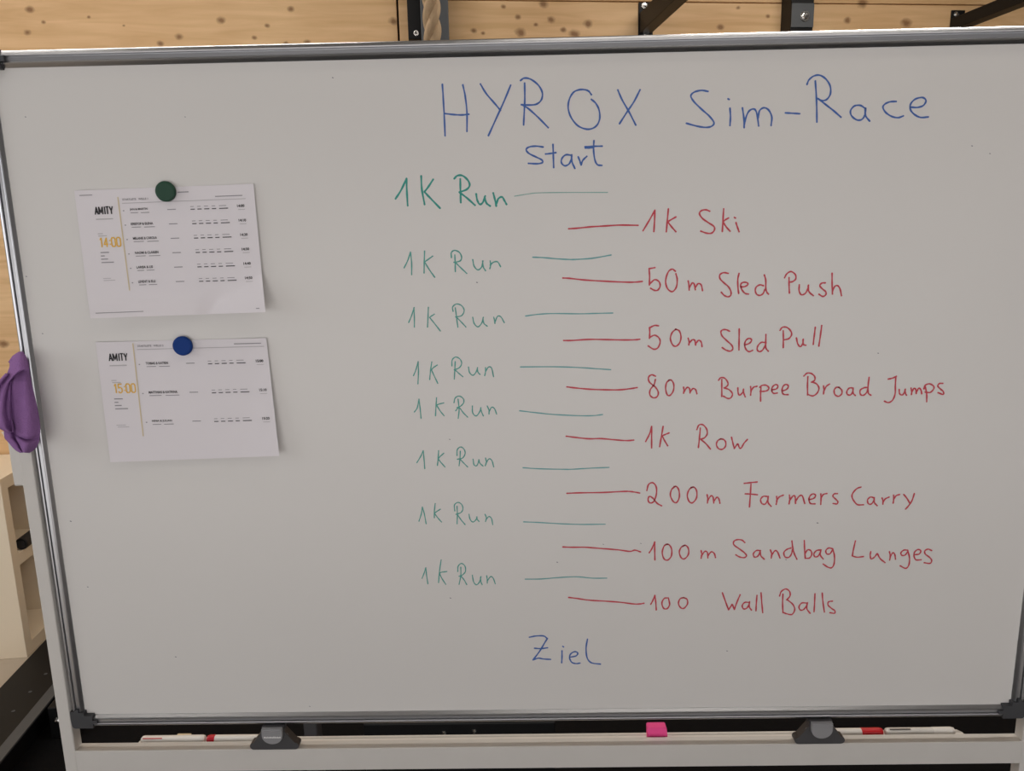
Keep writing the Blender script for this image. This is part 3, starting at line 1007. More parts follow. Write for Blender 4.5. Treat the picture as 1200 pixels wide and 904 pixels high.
GLYPH = {
    'A': (1.0, [[(0, 0), (0.5, 1), (1, 0)], [(0.2, 0.3), (0.8, 0.3)]]),
    'M': (1.25, [[(0, 0), (0, 1), (0.5, 0.2), (1, 1), (1, 0)]]),
    'I': (0.5, [[(0.5, 0), (0.5, 1)]]),
    'T': (0.9, [[(0, 1), (1, 1)], [(0.5, 0), (0.5, 1)]]),
    'Y': (1.0, [[(0, 1), (0.5, 0.45), (1, 1)], [(0.5, 0.45), (0.5, 0)]]),
    '0': (1.0, [[(0.25, 1), (0.75, 1), (1, 0.85), (1, 0.15), (0.75, 0), (0.25, 0), (0, 0.15), (0, 0.85), (0.25, 1)]]),
    '1': (0.8, [[(0.15, 0.82), (0.6, 1), (0.6, 0)]]),
    '4': (1.0, [[(0.72, 0), (0.72, 1), (0, 0.28), (1, 0.28)]]),
    '5': (1.0, [[(0.95, 1), (0.08, 1), (0.04, 0.55), (0.5, 0.62), (0.95, 0.48), (0.95, 0.15), (0.6, 0), (0.25, 0), (0, 0.14)]]),
    ':': (0.45, [[(0.5, 0.24), (0.5, 0.30)], [(0.5, 0.66), (0.5, 0.72)]]),
}


class Sheet:
    def __init__(self, tl, tr, br, bl, depth, label):
        self.q = [Vector(p) for p in (tl, tr, br, bl)]
        self.depth = depth
        self.ink = {}
        b = bmesh.new()
        nu, nv = 56, 40
        front = [[b.verts.new(self.pos(i / nu, j / nv, 0)) for i in range(nu + 1)] for j in range(nv + 1)]
        back = [[b.verts.new(self.pos(i / nu, j / nv, -0.00022)) for i in range(nu + 1)] for j in range(nv + 1)]
        for j in range(nv):
            for i in range(nu):
                b.faces.new((front[j][i], front[j][i + 1], front[j + 1][i + 1], front[j + 1][i]))
                b.faces.new((back[j][i], back[j + 1][i], back[j + 1][i + 1], back[j][i + 1]))
        edge = [(0, i) for i in range(nu)] + [(j, nu) for j in range(nv)] + [(nv, i) for i in range(nu, 0, -1)] + [(j, 0) for j in range(nv, -1, -1)]
        rim = [(b.verts.new(front[j][i].co), b.verts.new(back[j][i].co)) for (j, i) in edge]
        for (f0, b0), (f1, b1) in zip(rim, rim[1:]):
            b.faces.new((f0, f1, b1, b0))
        self.obj = tag(obj('paper_sheet', b, M['paper'], smooth=True), label, 'paper', 'printed sheets on the whiteboard')

    def px(self, u, v):
        a, b, c, d = self.q
        return a.lerp(b, u).lerp(d.lerp(c, u), v)

    def pos(self, u, v, lift):
        p = self.px(u, v)
        return at(p.x, p.y, -(self.depth(u, v) + lift))

    def uv(self, x, y):
        a, b, c, d = self.q
        u = v = 0.5
        for _ in range(6):
            e = self.px(u, v) - Vector((x, y))
            du = (b - a).lerp(c - d, v)
            dv = (d - a).lerp(c - b, u)
            det = du.x * dv.y - du.y * dv.x
            u -= (e.x * dv.y - e.y * dv.x) / det
            v -= (du.x * e.y - du.y * e.x) / det
        return u, v

    def put(self, ink, vs, fs):
        self.ink.setdefault(ink, []).append(([self.pos(*self.uv(x, y), 0.0006) for (x, y) in vs], fs))

    def frame(self):
        a, b, c, d = self.q
        return (b - a).normalized(), (d - a).normalized()

    def text(self, ink, s, x, y, w, h, bold=0.0):
        """text with its lower left at pixel (x, y), w wide and h tall"""
        eu, ev = self.frame()
        vs, fs = make_text(s, bold)
        self.put(ink, [(x + eu.x * w * t[0] - ev.x * h * t[1], y + eu.y * w * t[0] - ev.y * h * t[1]) for t in vs], fs)

    def strokes(self, ink, s, x, y, w, h, lw):
        """condensed sans lettering drawn with even strokes, lower left at pixel (x, y)"""
        eu, ev = self.frame()
        n = len(s)
        tot = sum(GLYPH[c][0] for c in s)
        cx = 0.0
        for c in s:
            gw, lines = GLYPH[c]
            cw = w * gw / tot
            for ln in lines:
                pts = [Vector((x + eu.x * (cx + p[0] * cw * 0.70) - ev.x * h * p[1], y + eu.y * (cx + p[0] * cw * 0.70) - ev.y * h * p[1])) for p in ln]
                for a, b in zip(pts, pts[1:]):
                    t = (b - a).normalized()
                    nn = Vector((-t.y, t.x)) * lw / 2
                    a2, b2 = a - t * lw * 0.25, b + t * lw * 0.25
                    self.put(ink, [a2 + nn, b2 + nn, b2 - nn, a2 - nn], [(0, 1, 2, 3)])
            cx += cw

    def dash(self, ink, x, y, w, h, n=1):
        eu, ev = self.frame()
        vs, fs = [], []
        for k in range(n + 1):
            t = w * k / n
            vs.append((x + eu.x * t - ev.x * h / 2, y + eu.y * t - ev.y * h / 2))
            vs.append((x + eu.x * t + ev.x * h / 2, y + eu.y * t + ev.y * h / 2))
        for k in range(n):
            fs.append((2 * k, 2 * k + 2, 2 * k + 3, 2 * k + 1))
        self.put(ink, vs, fs)

    def vline(self, ink, x0, y0, x1, y1, w, n=24):
        vs, fs = [], []
        for k in range(n + 1):
            t = k / n
            x, y = x0 + (x1 - x0) * t, y0 + (y1 - y0) * t
            vs += [(x - w / 2, y), (x + w / 2, y)]
        for k in range(n):
            fs.append((2 * k, 2 * k + 1, 2 * k + 3, 2 * k + 2))
        self.put(ink, vs, fs)

    def finish(self):
        names = {'print_dark': ('small_print', 'dark grey small print'), 'print_black': ('printed_text', 'black printed lettering'), 'print_grey': ('fine_print', 'grey fine print'), 'print_pale': ('faint_print', 'pale grey fine print'),
                 'print_orange': ('printed_time', 'orange printed start time'), 'print_gold': ('printed_rule', 'thin golden rule')}
        for k, items in self.ink.items():
            bb = [(min(p.x for p in v), max(p.x for p in v), min(p.z for p in v), max(p.z for p in v)) for v, f in items]
            lab = list(range(len(items)))             # print that stands close together is one piece
            for i in range(len(items)):
                for j in range(i):
                    a, c = bb[i], bb[j]
                    if math.hypot(max(0, a[0] - c[1], c[0] - a[1]), max(0, a[2] - c[3], c[2] - a[3])) < 0.0195:
                        old, new = lab[i], lab[j]
                        lab = [new if v == old else v for v in lab]
            for g in sorted(set(lab)):
                b = bmesh.new()
                for i, (vs, fs) in enumerate(items):
                    if lab[i] == g:
                        nv = [b.verts.new(p) for p in vs]
                        for f in fs:
                            try:
                                b.faces.new([nv[q] for q in f])
                            except ValueError:
                                pass
                o = obj(names[k][0], b, M[k], self.obj)
                o['label'] = names[k][1]


def depth1(u, v):
    d = 0.0008 + 0.0075 * v ** 2 * (0.55 + 0.45 * (1 - u)) + 0.0035 * (2 * u - 1) ** 2
    # dog-eared crease in the lower right part
    a = (v - 0.965) + (u - 0.68) * 0.85            # below the fold that climbs to the right
    if a > 0 and u > 0.62:
        d += 0.075 * a * min(1.0, (u - 0.62) / 0.06)
    c = 0.055 * max(0.0, 0.10 - abs((u - 0.70) + (v - 0.95) * 0.45)) * max(0.0, min(1, (v - 0.72) / 0.2))
    d -= c * 0.9
    a2 = (v - 0.90) + (0.66 - u) * 0.10
    if a2 > 0 and u < 0.72:
        d += 0.060 * a2 * min(1.0, (0.72 - u) / 0.1)
    return max(0.0006, d)


def depth2(u, v):
    d = 0.0008 + 0.0080 * v ** 2 + 0.0036 * (2 * u - 1) ** 2
    a = (u - 0.90) + (v - 0.45) * 0.3
    if a > 0:
        d += 0.022 * a
    return max(0.0006, d)


s1 = Sheet((87, 223.5), (297, 215.5), (311, 366), (105.8, 373.4), depth1, 'upper printed schedule sheet, six rows, held by the green magnet')
s1.dash('print_grey', 93, 229.2, 15, 1.0)
s1.strokes('print_black', 'AMITY', 111.8, 251.2, 22.0, 8.2, 1.5)
s1.dash('print_pale', 112.5, 257.2, 20, 1.3)
s1.dash('print_pale', 114.5, 274.2, 6, 1.0)
s1.dash('print_pale', 115.2, 276.8, 10, 1.0)
s1.strokes('print_orange', '14:00', 117.6, 289.6, 26, 10.4, 1.5)
for (x, y, w) in ((117.8, 296.2, 10), (118.2, 300.2, 4.5), (118.6, 304, 8), (119, 307.9, 14.5)):
    s1.dash('print_grey', x, y, w, 1.2)
s1.dash('print_pale', 121, 326.6, 9, 0.8)
s1.dash('print_pale', 121.5, 329.0, 13.5, 0.8)
s1.dash('print_grey', 112, 367.2, 56, 0.8, 8)
s1.dash('print_grey', 300, 361.6, 4, 1.0)
s1.vline('print_gold', 138, 231, 151.8, 340.5, 1.3)
s1.text('print_grey', 'STARTLISTE   WELLE 1', 143.5, 235.2, 30, 2.4, 0.03)
s1.dash('print_pale', 143, 238.4, 145, 0.8, 12)
s1.dash('print_grey', 208, 225.4, 13, 1.1)
s1.dash('print_grey', 252, 230.3, 32, 1.0)
NAMES1 = [('JAN & MARTIN', 152.2, 21), ('KRISTOF & ELENA', 153.5, 26), ('MELANIE & CAROLA', 156, 28), ('NAOMI & CLARIEN', 158.3, 27.5), ('LARISA & LIS', 160.2, 19), ('LEVENT & ELLI', 162.3, 20)]
T1 = ['14:00', '14:10', '14:20', '14:30', '14:40', '14:50']


def table_row(s, name, nx, nw, ny, time, tx, ty, dx, dy, midx):
    s.text('print_black', name, nx, ny, nw, 3.0, 0.022)
    s.dash('print_grey', nx + 0.8, ny + 2.3, nw * 0.42, 0.8)
    s.dash('print_grey', nx + 1.2 + nw * 0.55, ny + 2.0, nw * 0.48, 0.8)
    s.dash('print_grey', midx, ny - 1.6, 10, 1.0)
    for (ox, w) in ((0, 5), (8, 5), (16, 6), (25, 5), (33.5, 10.5)):
        s.dash('print_grey', dx + ox, dy - 3.2 - ox * 0.03, w * 0.8, 0.7)
        s.dash('print_dark', dx + ox + 0.3, dy - ox * 0.03, w, 1.15)
    s.text('print_black', time, tx, ty, 8.6, 3.2, 0.03)
    s.dash('print_pale', tx + 1, ty + 2.6, 8, 0.7)


for i in range(6):
    nm, nx, nw = NAMES1[i]
    yy = 247.3 + 16.9 * i
    table_row(s1, nm, nx, nw, yy, T1[i], 278 + 1.85 * i, 243.0 + 16.9 * i, 223 + 2.0 * i, 245.4 + 16.9 * i, 196 + 2.0 * i)
    s1.dash('print_grey', 144.0 + 2.1 * i, yy - 0.2, 1.6, 1.2)
s1.finish()

s2 = Sheet((112, 401.3), (312, 396.3), (327.3, 534.6), (129.3, 542.0), depth2, 'lower printed schedule sheet, three rows, held by the blue magnet')
s2.strokes('print_black', 'AMITY', 128.2, 423.0, 22.6, 8.0, 1.4)
s2.dash('print_pale', 128.5, 428.8, 20, 1.3)
s2.dash('print_pale', 130.5, 446.2, 6, 1.0)
s2.dash('print_pale', 131.5, 448.6, 10, 1.0)
s2.strokes('print_orange', '15:00', 134.3, 460.7, 26.5, 10.2, 1.4)
for (x, y, w) in ((133.8, 467.8, 10), (134.2, 471.8, 4.5), (134.6, 475.6, 8), (135, 479.4, 15)):
    s2.dash('print_grey', x, y, w, 1.2)
s2.dash('print_pale', 136.5, 498.6, 11, 0.8)
s2.dash('print_pale', 138, 500.8, 13.5, 0.8)
s2.vline('print_gold', 155.6, 402.5, 167.8, 511.5, 1.3)
s2.text('print_grey', 'STARTLISTE   WELLE 2', 161.2, 407.0, 30.5, 2.4, 0.03)
s2.dash('print_pale', 160.5, 409.8, 149, 0.8, 12)
s2.dash('print_grey', 274, 403.2, 32, 1.0)
NAMES2 = [('TOBIAS & KATRIN', 171, 26, 427.6, '15:00', 300, 424.8, 243.5, 426.6, 218), ('MATTHIAS & KATRINA', 174.5, 33.5, 461.6, '15:10', 304, 458.8, 248, 460.6, 222),
          ('NINA & JULIAN', 178.2, 23.5, 495.4, '15:20', 307.5, 492.2, 250.8, 494.2, 225.5)]
for i, (nm, nx, nw, yy, tm, tx, ty, dx, dy, mx) in enumerate(NAMES2):
    table_row(s2, nm, nx, nw, yy, tm, tx, ty, dx, dy, mx)
    s2.dash('print_grey', 162.5 + 4.2 * i, yy - 0.2, 1.6, 1.2)
s2.finish()


# ------------------------------------------------------------------ magnets
def magnet(px, py, rpx, m, label, base):
    c = at(px, py, -base)
    r = (at(px + rpx, py, -base) - c).length
    t = thing('magnet', label, 'magnet', c, 0)
    mt = Matrix.Rotation(math.pi / 2, 4, 'X')           # local Z -> world -Y
    b = bmesh.new()
    lathe(b, [(0, 0), (r * 0.94, 0), (r * 0.985, 0.0008), (r, 0.002), (r, 0.0052), (r * 0.97, 0.0066), (r * 0.9, 0.0073), (r * 0.72, 0.0076), (r * 0.68, 0.0075),
              (r * 0.4, 0.0077), (0, 0.0078)], 48, mt)
    obj('cap', b, m, t, smooth=True)
    return t


magnet(195.3, 224.6, 11.7, M['mag_green'], 'dark green round magnet holding the upper sheet', 0.0022)
magnet(215.2, 405.2, 11.3, M['mag_blue'], 'bright blue round magnet holding the lower sheet', 0.0022)


# ------------------------------------------------------------------ purple cloth over the left post
def cloth():
    b = bmesh.new()

    def grid(rows, nu, nv, dep):
        """rows: (y, xl, xr) outline in photo pixels; dep(u, v) -> metres in front of the board plane"""
        G = []
        for j in range(nv + 1):
            f = j / nv * (len(rows) - 1)
            k = min(int(f), len(rows) - 2)
            t = f - k
            y = rows[k][0] * (1 - t) + rows[k + 1][0] * t
            xl = rows[k][1] * (1 - t) + rows[k + 1][1] * t
            xr = rows[k][2] * (1 - t) + rows[k + 1][2] * t
            sk = rows[k][3] * (1 - t) + rows[k + 1][3] * t if len(rows[k]) > 3 else 0
            line = []
            for i in range(nu + 1):
                u = i / nu
                yy = y + sk * (1 - u)
                d = dep(u, j / nv)
                p = at(xl + (xr - xl) * u, yy, -d)
                line.append(b.verts.new(p))
            G.append(line)
        for j in range(nv):
            for i in range(nu):
                b.faces.new((G[j][i], G[j][i + 1], G[j + 1][i + 1], G[j + 1][i]))

    # hanging flap
    body = [(424, 12, 31), (432, 12, 33.5), (440, 10.5, 34.5), (450, 9, 36.5), (460, 7.5, 39), (470, 6.5, 41.5), (480, 5.5, 43.8), (490, 5, 45.8), (500, 5, 47),
            (508, 5.2, 47), (514, 6, 46.4), (519, 11, 45), (524, 15, 42.8), (528, 19, 39), (530.5, 23, 35)]

    def dbody(u, v):
        d = 0.016 + 0.016 * min(1.0, v * 5) + 0.010 * math.sin(math.pi * u) + 0.004 * math.sin(u * 9 + v * 3)
        d -= 0.012 * math.exp(-((u - 0.14 - 0.2 * v) / 0.07) ** 2) * (0.3 + v)          # long valley at the left
        g = (v - 0.60) - 0.14 * math.sin((u - 0.2) * 3.2)
        if u > 0.2:
            d -= 0.015 * math.exp(-(g / 0.035) ** 2) * min(1, (u - 0.2) / 0.15) * max(0.0, 1 - abs(u - 0.55) / 0.45)   # sagging crease
        d += 0.006 * math.exp(-((v - 0.80) / 0.12) ** 2) * math.sin(math.pi * u)
        return d + 0.006 * v

    grid(body, 36, 64, dbody)
    # left strip, folded forward and hanging beside the flap
    strip = [(438, 7, 14), (444, 1.5, 12.5), (450, -3, 11), (458, -7, 9.5), (470, -9, 8.6), (480, -10, 9.5), (488, -10, 12.5), (495, -7, 15.4), (501, -2, 15.8), (506.5, 8, 15.2)]

    def dstrip(u, v):
        return 0.036 + 0.010 * math.sin(math.pi * (0.15 + 0.85 * u)) + 0.006 * math.sin(u * 8 + v * 5) + 0.004 * v

    grid(strip, 18, 40, dstrip)
    # hood folded over the top of the post, its rim standing forward
    hood = [(413, 22, 27), (416, 19.5, 29, 0), (420, 16, 31, 1), (424.5, 13, 32.5, 3), (428, 10.5, 33.2, 6), (431, 7.5, 33.8, 12), (433.5, 4, 34.2, 20), (436, 1, 34.2, 26)]
    hood = [(h[0], h[1], h[2], h[3] if len(h) > 3 else 0) for h in hood]

    def dhood(u, v):
        arch = math.sin(math.pi * (0.08 + 0.84 * u))
        return 0.018 + 0.034 * math.sqrt(v) * (0.55 + 0.45 * arch)

    # the rim follows an arch: lift the middle of the last rows
    G = []
    nu, nv = 30, 24
    for j in range(nv + 1):
        v = j / nv
        f = v * (len(hood) - 1)
        k = min(int(f), len(hood) - 2)
        t = f - k
        L = [hood[k][m] * (1 - t) + hood[k + 1][m] * t for m in range(4)]
        line = []
        for i in range(nu + 1):
            u = i / nu
            y = L[0] + L[3] * (1 - u) ** 1.6 - 8.0 * v ** 2 * math.sin(math.pi * min(1, u * 1.02)) ** 0.8 * (0.35 + 0.65 * u)
            line.append(b.verts.new(at(L[1] + (L[2] - L[1]) * u, y, -dhood(u, v))))
        G.append(line)
    for j in range(nv):
        for i in range(nu):
            b.faces.new((G[j][i], G[j][i + 1], G[j + 1][i + 1], G[j + 1][i]))
    # back of the cloth: from the top of the post down behind it
    top = at(25, 423, 0.0)
    rows = []
    for j in range(10):
        v = j / 9
        y = 0.0 + 0.052 * min(1, v * 2.2)
        z = top.z + 0.012 * math.sin(math.pi * min(1, v * 2.2)) - max(0, v - 0.4) * 0.16
        rows.append([b.verts.new((top.x - 0.012 + 0.022 * u, y - 0.016, z)) for u in (0, 0.33, 0.66, 1.0)])
    for a, c in zip(rows, rows[1:]):
        for i in range(3):
            b.faces.new((a[i], a[i + 1], c[i + 1], c[i]))
    o = obj('cleaning_cloth', b, M['towel'], smooth=True)
    sm = o.modifiers.new('thickness', 'SOLIDIFY')
    sm.thickness = 0.0022
    sm.offset = 0
    tag(o, 'purple microfibre cloth draped over the left post of the whiteboard', 'cloth')
    b = bmesh.new()
    ps = [at(1.5, 506.5, -0.034), at(12.5, 506.0, -0.040), at(12, 509.5, -0.038), at(5.5, 513.2, -0.035)]
    f = [b.verts.new(p) for p in ps]
    g = [b.verts.new(p + Vector((0, 0.0015, 0))) for p in ps]
    b.faces.new(f)
    b.faces.new(g)
    for i in range(4):
        j = (i + 1) % 4
        b.faces.new((f[i], f[j], g[j], g[i]))
    l = obj('hem_corner', b, M['towel_label'], o)
    l['label'] = 'pale turned corner of the hem'


cloth()


# ------------------------------------------------------------------ things on the crossbar
TZR = at(400, 863.6, 0.040).z                          # rear lip of the pen tray
TFL = CT - 0.014                                        # floor of the pen tray


def tray():
    """long shallow pen tray hooked on the rear of the crossbar, its ends cut at a slant"""
    xa, xb = at(163, 868, 0.035).x, at(1128.5, 858, 0.035).x
    b = bmesh.new()
    sec = [(CYB + 0.0003, TFL - 0.002), (0.042, TFL - 0.002), (0.042, TZR), (0.040, TZR), (0.0385, TFL + 0.002), (0.0365, TFL), (CYB + 0.0023, TFL),
           (CYB + 0.0023, CT - 0.002), (CYB + 0.0003, CT - 0.002)]
    ra, rb = [], []
    for (y, zz) in sec:
        k = max(0.0, min(1.0, (zz - TFL) / (TZR - TFL)))
        ra.append(b.verts.new((xa + 0.010 * k, y, zz)))
        rb.append(b.verts.new((xb - 0.009 * k, y, zz)))
    n = len(sec)
    for i in range(n):
        j = (i + 1) % n
        b.faces.new((ra[i], ra[j], rb[j], rb[i]))
    b.faces.new(ra)
    b.faces.new(rb)
    o = wobj('pen_tray', b, M['tray'])
    o['label'] = 'long pale pen tray behind the crossbar'


tray()


def marker(px0, px1, y, z, ang, capm, bodym, label, cap_end, clip=False, stripe=False, cap=0.042):
    """capped marker lying along X; px0..px1 is the pixel span at depth y"""
    a = at(px0, 866, y).x
    c = at(px1, 866, y).x
    L = abs(c - a)
    r = MR
    t = thing('marker', label, 'marker', ((a + c) / 2, y, z), ang, 'markers in the pen tray')
    s = 1 if cap_end == 'right' else -1
    mx = Matrix.Scale(s, 4, (1, 0, 0)) @ Matrix.Rotation(math.pi / 2, 4, 'Y')
    cl = min(cap, L * 0.45)
    h = L / 2
    b = bmesh.new()
    lathe(b, [(0, -h), (r * 0.55, -h + 0.0005), (r * 0.85, -h + 0.003), (r * 0.95, -h + 0.007), (r * 0.95, h - cl), (r * 0.8, h - cl), (0, h - cl)], 20, mx)
    body = obj('barrel', b, bodym, t, smooth=False)
    b = bmesh.new()
    lathe(b, [(0, h - cl), (r, h - cl), (r, h - 0.006), (r * 0.86, h - 0.001), (r * 0.6, h), (0, h)], 20, mx)
    obj('cap', b, capm, t)
    if clip:
        b = bmesh.new()
        box(b, -h + 0.008, -h + 0.048, -0.0045, -0.0015, r * 0.90, r * 0.99, bevel=0.0004)
        obj('lettering', b, M['pen_dark'], body)
    if stripe:
        b = bmesh.new()
        box(b, -h + 0.006, -h + 0.044, -0.006, -0.0045, r * 0.70, r * 0.86, bevel=0.0003)
        obj('stripe', b, M['pen_red'], body)
    return t


MR = 0.0085
MZ = TFL + MR + 0.0003
marker(944, 1033.5, 0.0275, MZ, 0.0, M['pen_red'], M['pen_white'], 'white marker with a red cap lying right of the right latch', 'right')
marker(1036, 1117, 0.0275, MZ, 0.0, M['pen_white'], M['tray'], 'all-white marker at the slanted right end of the pen tray', 'right', clip=True)
marker(165.5, 240.5, 0.0275, MZ, 0.0, M['pen_white'], M['pen_white'], 'white marker with a red stripe at the left end of the pen tray', 'right', stripe=True)
marker(243, 318, 0.0275, MZ, 0.0, M['pen_red_dark'], M['pen_white'], 'white marker with a dark red cap just left of the left latch', 'left', cap=0.016)
# cream wedge leaning on the rear lip of the tray, behind the striped marker
c = at(216, 867, 0.034)
b = bmesh.new()
zt = at(216, 864.6, 0.034).z
poly = [(-0.014, MZ + 0.006), (-0.0135, zt - 0.006), (-0.008, zt - 0.0015), (-0.002, zt), (0.0130, zt), (0.014, MZ + 0.006)]
prism(b, [(c.x + p[0], p[1]) for p in poly], 'y', 0.0225, 0.0385)
bmesh.ops.bevel(b, geom=b.edges[:], offset=0.0010, segments=2, affect='EDGES')
tag(obj('cream_eraser', b, M['pen_cream']), 'small cream eraser block lying on the striped marker', 'eraser')
# pink eraser standing on the crossbar
pa, pb = at(758.5, 864, 0.024), at(782.2, 863.6, 0.024)
zt = at(769, 850.6, 0.024).z
b = bmesh.new()
poly = [(pa.x, TFL + 0.0003), (pa.x - 0.0008, zt - 0.002), (pa.x + 0.0012, zt), (pb.x - 0.0050, zt), (pb.x - 0.0032, zt - 0.002), (pb.x, TFL + 0.0003)]
prism(b, poly, 'y', 0.0165, 0.0345)
bmesh.ops.bevel(b, geom=b.edges[:], offset=0.0006, segments=2, affect='EDGES')
tag(obj('pink_eraser', b, M['pink']), 'bright pink eraser block standing in the pen tray', 'eraser')

# ------------------------------------------------------------------ timber wall: rig and rope
def bolt(b, x, y, z, r):
    """round washer with a domed hexagon bolt, facing local -Y"""
    mt = Matrix.Translation((x, y, z)) @ Matrix.Rotation(math.pi / 2, 4, 'X')
    lathe(b, [(0, 0), (r, 0), (r, 0.002), (r * 0.95, 0.003), (0, 0.003)], 24, mt)
    lathe(b, [(0, 0.003), (r * 0.62, 0.003), (r * 0.62, 0.009), (r * 0.5, 0.012), (0, 0.0125)], 6, mt)


def rig(name, label, cat, px, py, off=0.0):
    p = wpt(px, py, off)
    o = thing(name, label, cat, WORG + TW * p.x + NW * p.y, THW)
    return o, p


# upright behind the rope
o, p = rig('rig_upright', 'dark grey steel upright on the timber wall behind the hanging rope', 'rack upright', 509.5, 25, 0.10)
hw = (wpt(526, 25, 0.10).x - wpt(493, 25, 0.10).x) / 2
bm = bmesh.new()
box(bm, -hw, hw, 0.0, 0.099, 0.02, 3.39, bevel=0.004)
obj('post', bm, M['steel_grey'], o)
zb = wpt(486, 46.5, 0.06).z
xl = wpt(478, 30, 0.06).x - p.x
bm = bmesh.new()
box(bm, xl, -hw, 0.03, 0.099, zb, zb + 0.42, bevel=0.003)
br = obj('bracket', bm, M['steel_black'], o)
bm = bmesh.new()
q = wpt(487.5, 38.8, 0.07)
bolt(bm, q.x - p.x, 0.03, q.z, 0.011)
obj('bolt', bm, M['chrome'], br)

# second upright with the bolted plate
o, p = rig('rig_upright', 'black steel upright with a bolted plate, right of the two wall uprights', 'rack upright', 940, 20, 0.10)
hw = (wpt(953.5, 20, 0.10).x - wpt(927, 20, 0.10).x) / 2
bm = bmesh.new()
box(bm, -hw, hw, 0.0, 0.099, 0.02, 3.39, bevel=0.003)
obj('post', bm, M['steel_black'], o)
z0, z1 = wpt(940, 32, 0.106).z, wpt(940, 3.5, 0.106).z
bm = bmesh.new()
box(bm, -hw + 0.001, hw - 0.001, -0.006, 0.0, z0, z1, bevel=0.0015)
pl = obj('plate', bm, M['steel_grey'], o)
q = wpt(943.3, 19, 0.106)
bm = bmesh.new()
bolt(bm, q.x - p.x, -0.006, q.z, 0.022)
obj('bolt', bm, M['chrome'], pl)


def arm(cx0, cx1, ty, by, bx0, bx1, bt, bb, bolts, label):
    """black wall plate with a square tube arm running out into the room"""
    o, p = rig('rack_bracket', label, 'bracket', (cx0 + cx1) / 2, (ty + by) / 2, 0.0)
    a, c = wpt(cx0, by, 0.0), wpt(cx1, ty, 0.0)
    bm = bmesh.new()
    box(bm, a.x - p.x, c.x - p.x, -0.008, -0.0005, a.z, c.z, bevel=0.002)
    pl = obj('wall_plate', bm, M['steel_black'], o)
    for (bx, by_) in bolts:
        q = wpt(bx, by_, 0.008)
        bm = bmesh.new()
        bolt(bm, q.x - p.x, -0.008, q.z, 0.013)
        obj('bolt', bm, M['chrome'], pl)
    a, c = wpt(bx0, bb, 0.01), wpt(bx1, bt, 0.01)
    bm = bmesh.new()
    box(bm, a.x - p.x, c.x - p.x, -1.05, -0.008, a.z, c.z, bevel=0.003)
    obj('tube', bm, M['steel_black'], o)
    bm = bmesh.new()
    box(bm, a.x - p.x - 0.002, c.x - p.x + 0.002, -1.058, -1.05, a.z - 0.002, c.z + 0.002, bevel=0.002)
    obj('end_cap', bm, M['rubber'], o)


arm(747.5, 765, 3, 42, 749.5, 764, 15, 39, [(755, 6.5), (757, 41)], 'black steel rack bracket with a long tube above the middle of the board')
arm(1111.5, 1130, 12.5, 44, 1113, 1128.5, 22, 36, [(1120.5, 17)], 'black steel rack bracket with a long tube above the right end of the board')

# climbing rope, three twisted strands
DR = 0.62
c0, c1 = at(506, 20, DR), at(516.8, 20, DR)
RR = (c1 - c0).length
bm = bmesh.new()
rs = RR * 0.53
rc = RR - rs
z0, z1 = 0.35, 3.38
PITCH = 0.15
zph = at(506, 30, DR).z
for s in range(3):
    pts = []
    n = 420
    for i in range(n + 1):
        z = z0 + (z1 - z0) * i / n
        a = -math.pi / 2 + 2 * math.pi * ((z - zph) / PITCH + s / 3)
        pts.append(Vector((rc * math.cos(a), rc * math.sin(a), z)))
    tube(bm, pts, rs, 12)
rp = obj('climbing_rope', bm, M['rope'], loc=(c0.x, c0.y, 0), smooth=True)
tag(rp, 'thick twisted hemp rope hanging behind the top edge of the board', 'rope')

# ------------------------------------------------------------------ cream shelf unit at the left
SH = atz(2, 562, 0.0)
def shelf_unit():
    top = on_plane(3, 562.5, NW, CORNER).z
    t = thing('shelf_unit', 'cream open-sided shelf unit standing on the floor left of the board', 'shelf', CORNER, THW)
    wd, dp, th = 0.86, 0.395, 0.05
    b = bmesh.new()
    box(b, -wd, 0, 0, th, 0, top, bevel=0.002)
    obj('side_panel', b, M['shelf'], t)
    b = bmesh.new()
    box(b, -wd, 0, dp - th, dp, 0, top, bevel=0.002)
    obj('side_panel', b, M['shelf'], t)
    b = bmesh.new()
    box(b, -wd, -0.001, th, dp - th, top - th, top - 0.0005, bevel=0.001)
    obj('top_panel', b, M['shelf'], t)
    zs = on_plane(17, 655, NW, CORNER).z
    b = bmesh.new()
    box(b, -wd, -0.001, th, dp - th, zs - 0.05, zs, bevel=0.001)
    obj('shelf_board', b, M['shelf'], t)
    b = bmesh.new()
    box(b, -wd, -0.001, th, dp - th, 0.0, 0.05, bevel=0.001)
    obj('bottom_panel', b, M['shelf'], t)
    b = bmesh.new()
    box(b, -wd * 0.5 - 0.01, -wd * 0.5 + 0.01, th, dp - th, 0.05, top - th)
    obj('middle_panel', b, M['shelf'], t)
    return zs


zs = shelf_unit()
r = 0.0255
b = bmesh.new()
lathe(b, [(0, 0), (r * 0.55, 0), (r * 0.6, 0.004), (r * 0.92, 0.0), (r, 0.006), (r, 0.235), (r * 0.9, 0.243), (0, 0.243)], 32,
      Matrix.Rotation(-math.pi / 2, 4, 'X'))
p = CORNER + TW * (-0.004) + NW * 0.088
ro = obj('exercise_roller', b, M['foam'], loc=(p.x, p.y, zs + r + 0.0005))
ro.rotation_euler = (0, 0, THW)
tag(ro, 'black exercise roller lying in the cream shelf unit', 'roller')

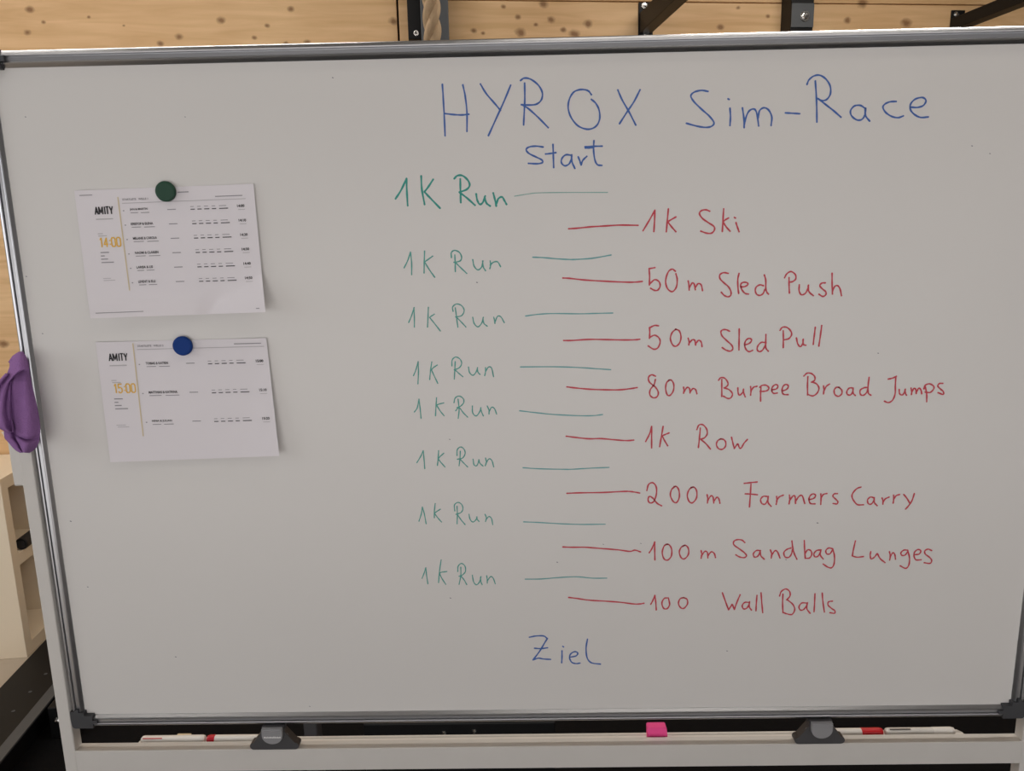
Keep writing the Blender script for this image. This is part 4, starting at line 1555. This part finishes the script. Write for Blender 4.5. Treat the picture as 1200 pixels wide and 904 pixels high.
# ------------------------------------------------------------------ black steel on the floor
zt = 0.11
A0, A1 = atz(0, 806, zt), atz(0, 884, zt)
ll, lr = (A0 - CORNER).dot(TW), (A1 - CORNER).dot(TW)
base = A0
t = thing('floor_beam', 'black perforated steel beam along the floor in front of the cream shelf', 'beam', (A0.x, A0.y, 0.0), THW)
wd = (A1 - A0).dot(TW)
y0, y1 = -0.7, 0.95
bm = bmesh.new()
box(bm, 0, wd, y0, y1, 0.0125, zt, bevel=0.003)
bd = obj('beam_body', bm, M['steel_black'], t)
bm = bmesh.new()
box(bm, wd - 0.012, wd + 0.028, y0, y1, zt + 0.0005, zt + 0.008, bevel=0.001)
e = obj('edge_rail', bm, M['steel_grey'], t)
e['label'] = 'dull grey steel edge of the beam'
bm = bmesh.new()
for i in range(14):
    yy = y0 + 0.08 + i * 0.115
    lathe(bm, [(0, 0.0), (0.005, 0.0), (0.006, 0.0006), (0.006, 0.0010), (0.0035, 0.0010), (0.003, 0.0003), (0, 0.0003)], 16, Matrix.Translation((wd * 0.62, yy, zt)))
obj('hole_rims', bm, M['steel_grey'], bd)
q = on_plane(60.5, 841.5, TW, base + TW * (wd + 0.05))
# low black carriage beside the beam with a chrome bolt
t2 = thing('low_frame', 'low black steel frame with a chrome bolt beside the left post', 'frame', (q.x, q.y, 0.0), THW)
bm = bmesh.new()
box(bm, 0.0, 0.09, -0.02, 0.45, 0.0125, max(q.z + 0.05, 0.08), bevel=0.004)
fb = obj('frame_body', bm, M['steel_black'], t2)
bm = bmesh.new()
bolt(bm, 0.028, -0.02, q.z, 0.012)
obj('bolt', bm, M['chrome'], fb)

# black bar with two bolts, seen through the gap under the board
g0, g1 = at(520.5, 859.5, 0.55), at(556, 857.5, 0.55)
t3 = thing('steel_bar', 'black steel bar with two chrome bolts seen through the gap below the board', 'bar', ((g0.x + g1.x) / 2, 0.55, 0.0))
bm = bmesh.new()
hh = (g1.x - g0.x) / 2
box(bm, -hh - 0.22, hh + 0.22, 0.0, 0.07, 0.0125, max(0.05, g0.z + 0.03), bevel=0.004)
fb = obj('bar_body', bm, M['steel_black'], t3)
for g in (g0, g1):
    bm = bmesh.new()
    bolt(bm, g.x - t3.location.x, 0.0, g.z, 0.007)
    obj('bolt', bm, M['chrome'], fb)
g = at(363.5, 857, 0.5)
bm = bmesh.new()
box(bm, -0.018, 0.018, 0.0, 0.05, 0.0125, 0.5, bevel=0.004)
pz = obj('steel_post', bm, M['latch'], loc=(g.x, 0.5, 0))
tag(pz, 'dark grey steel post behind the board, right of the left latch', 'post')
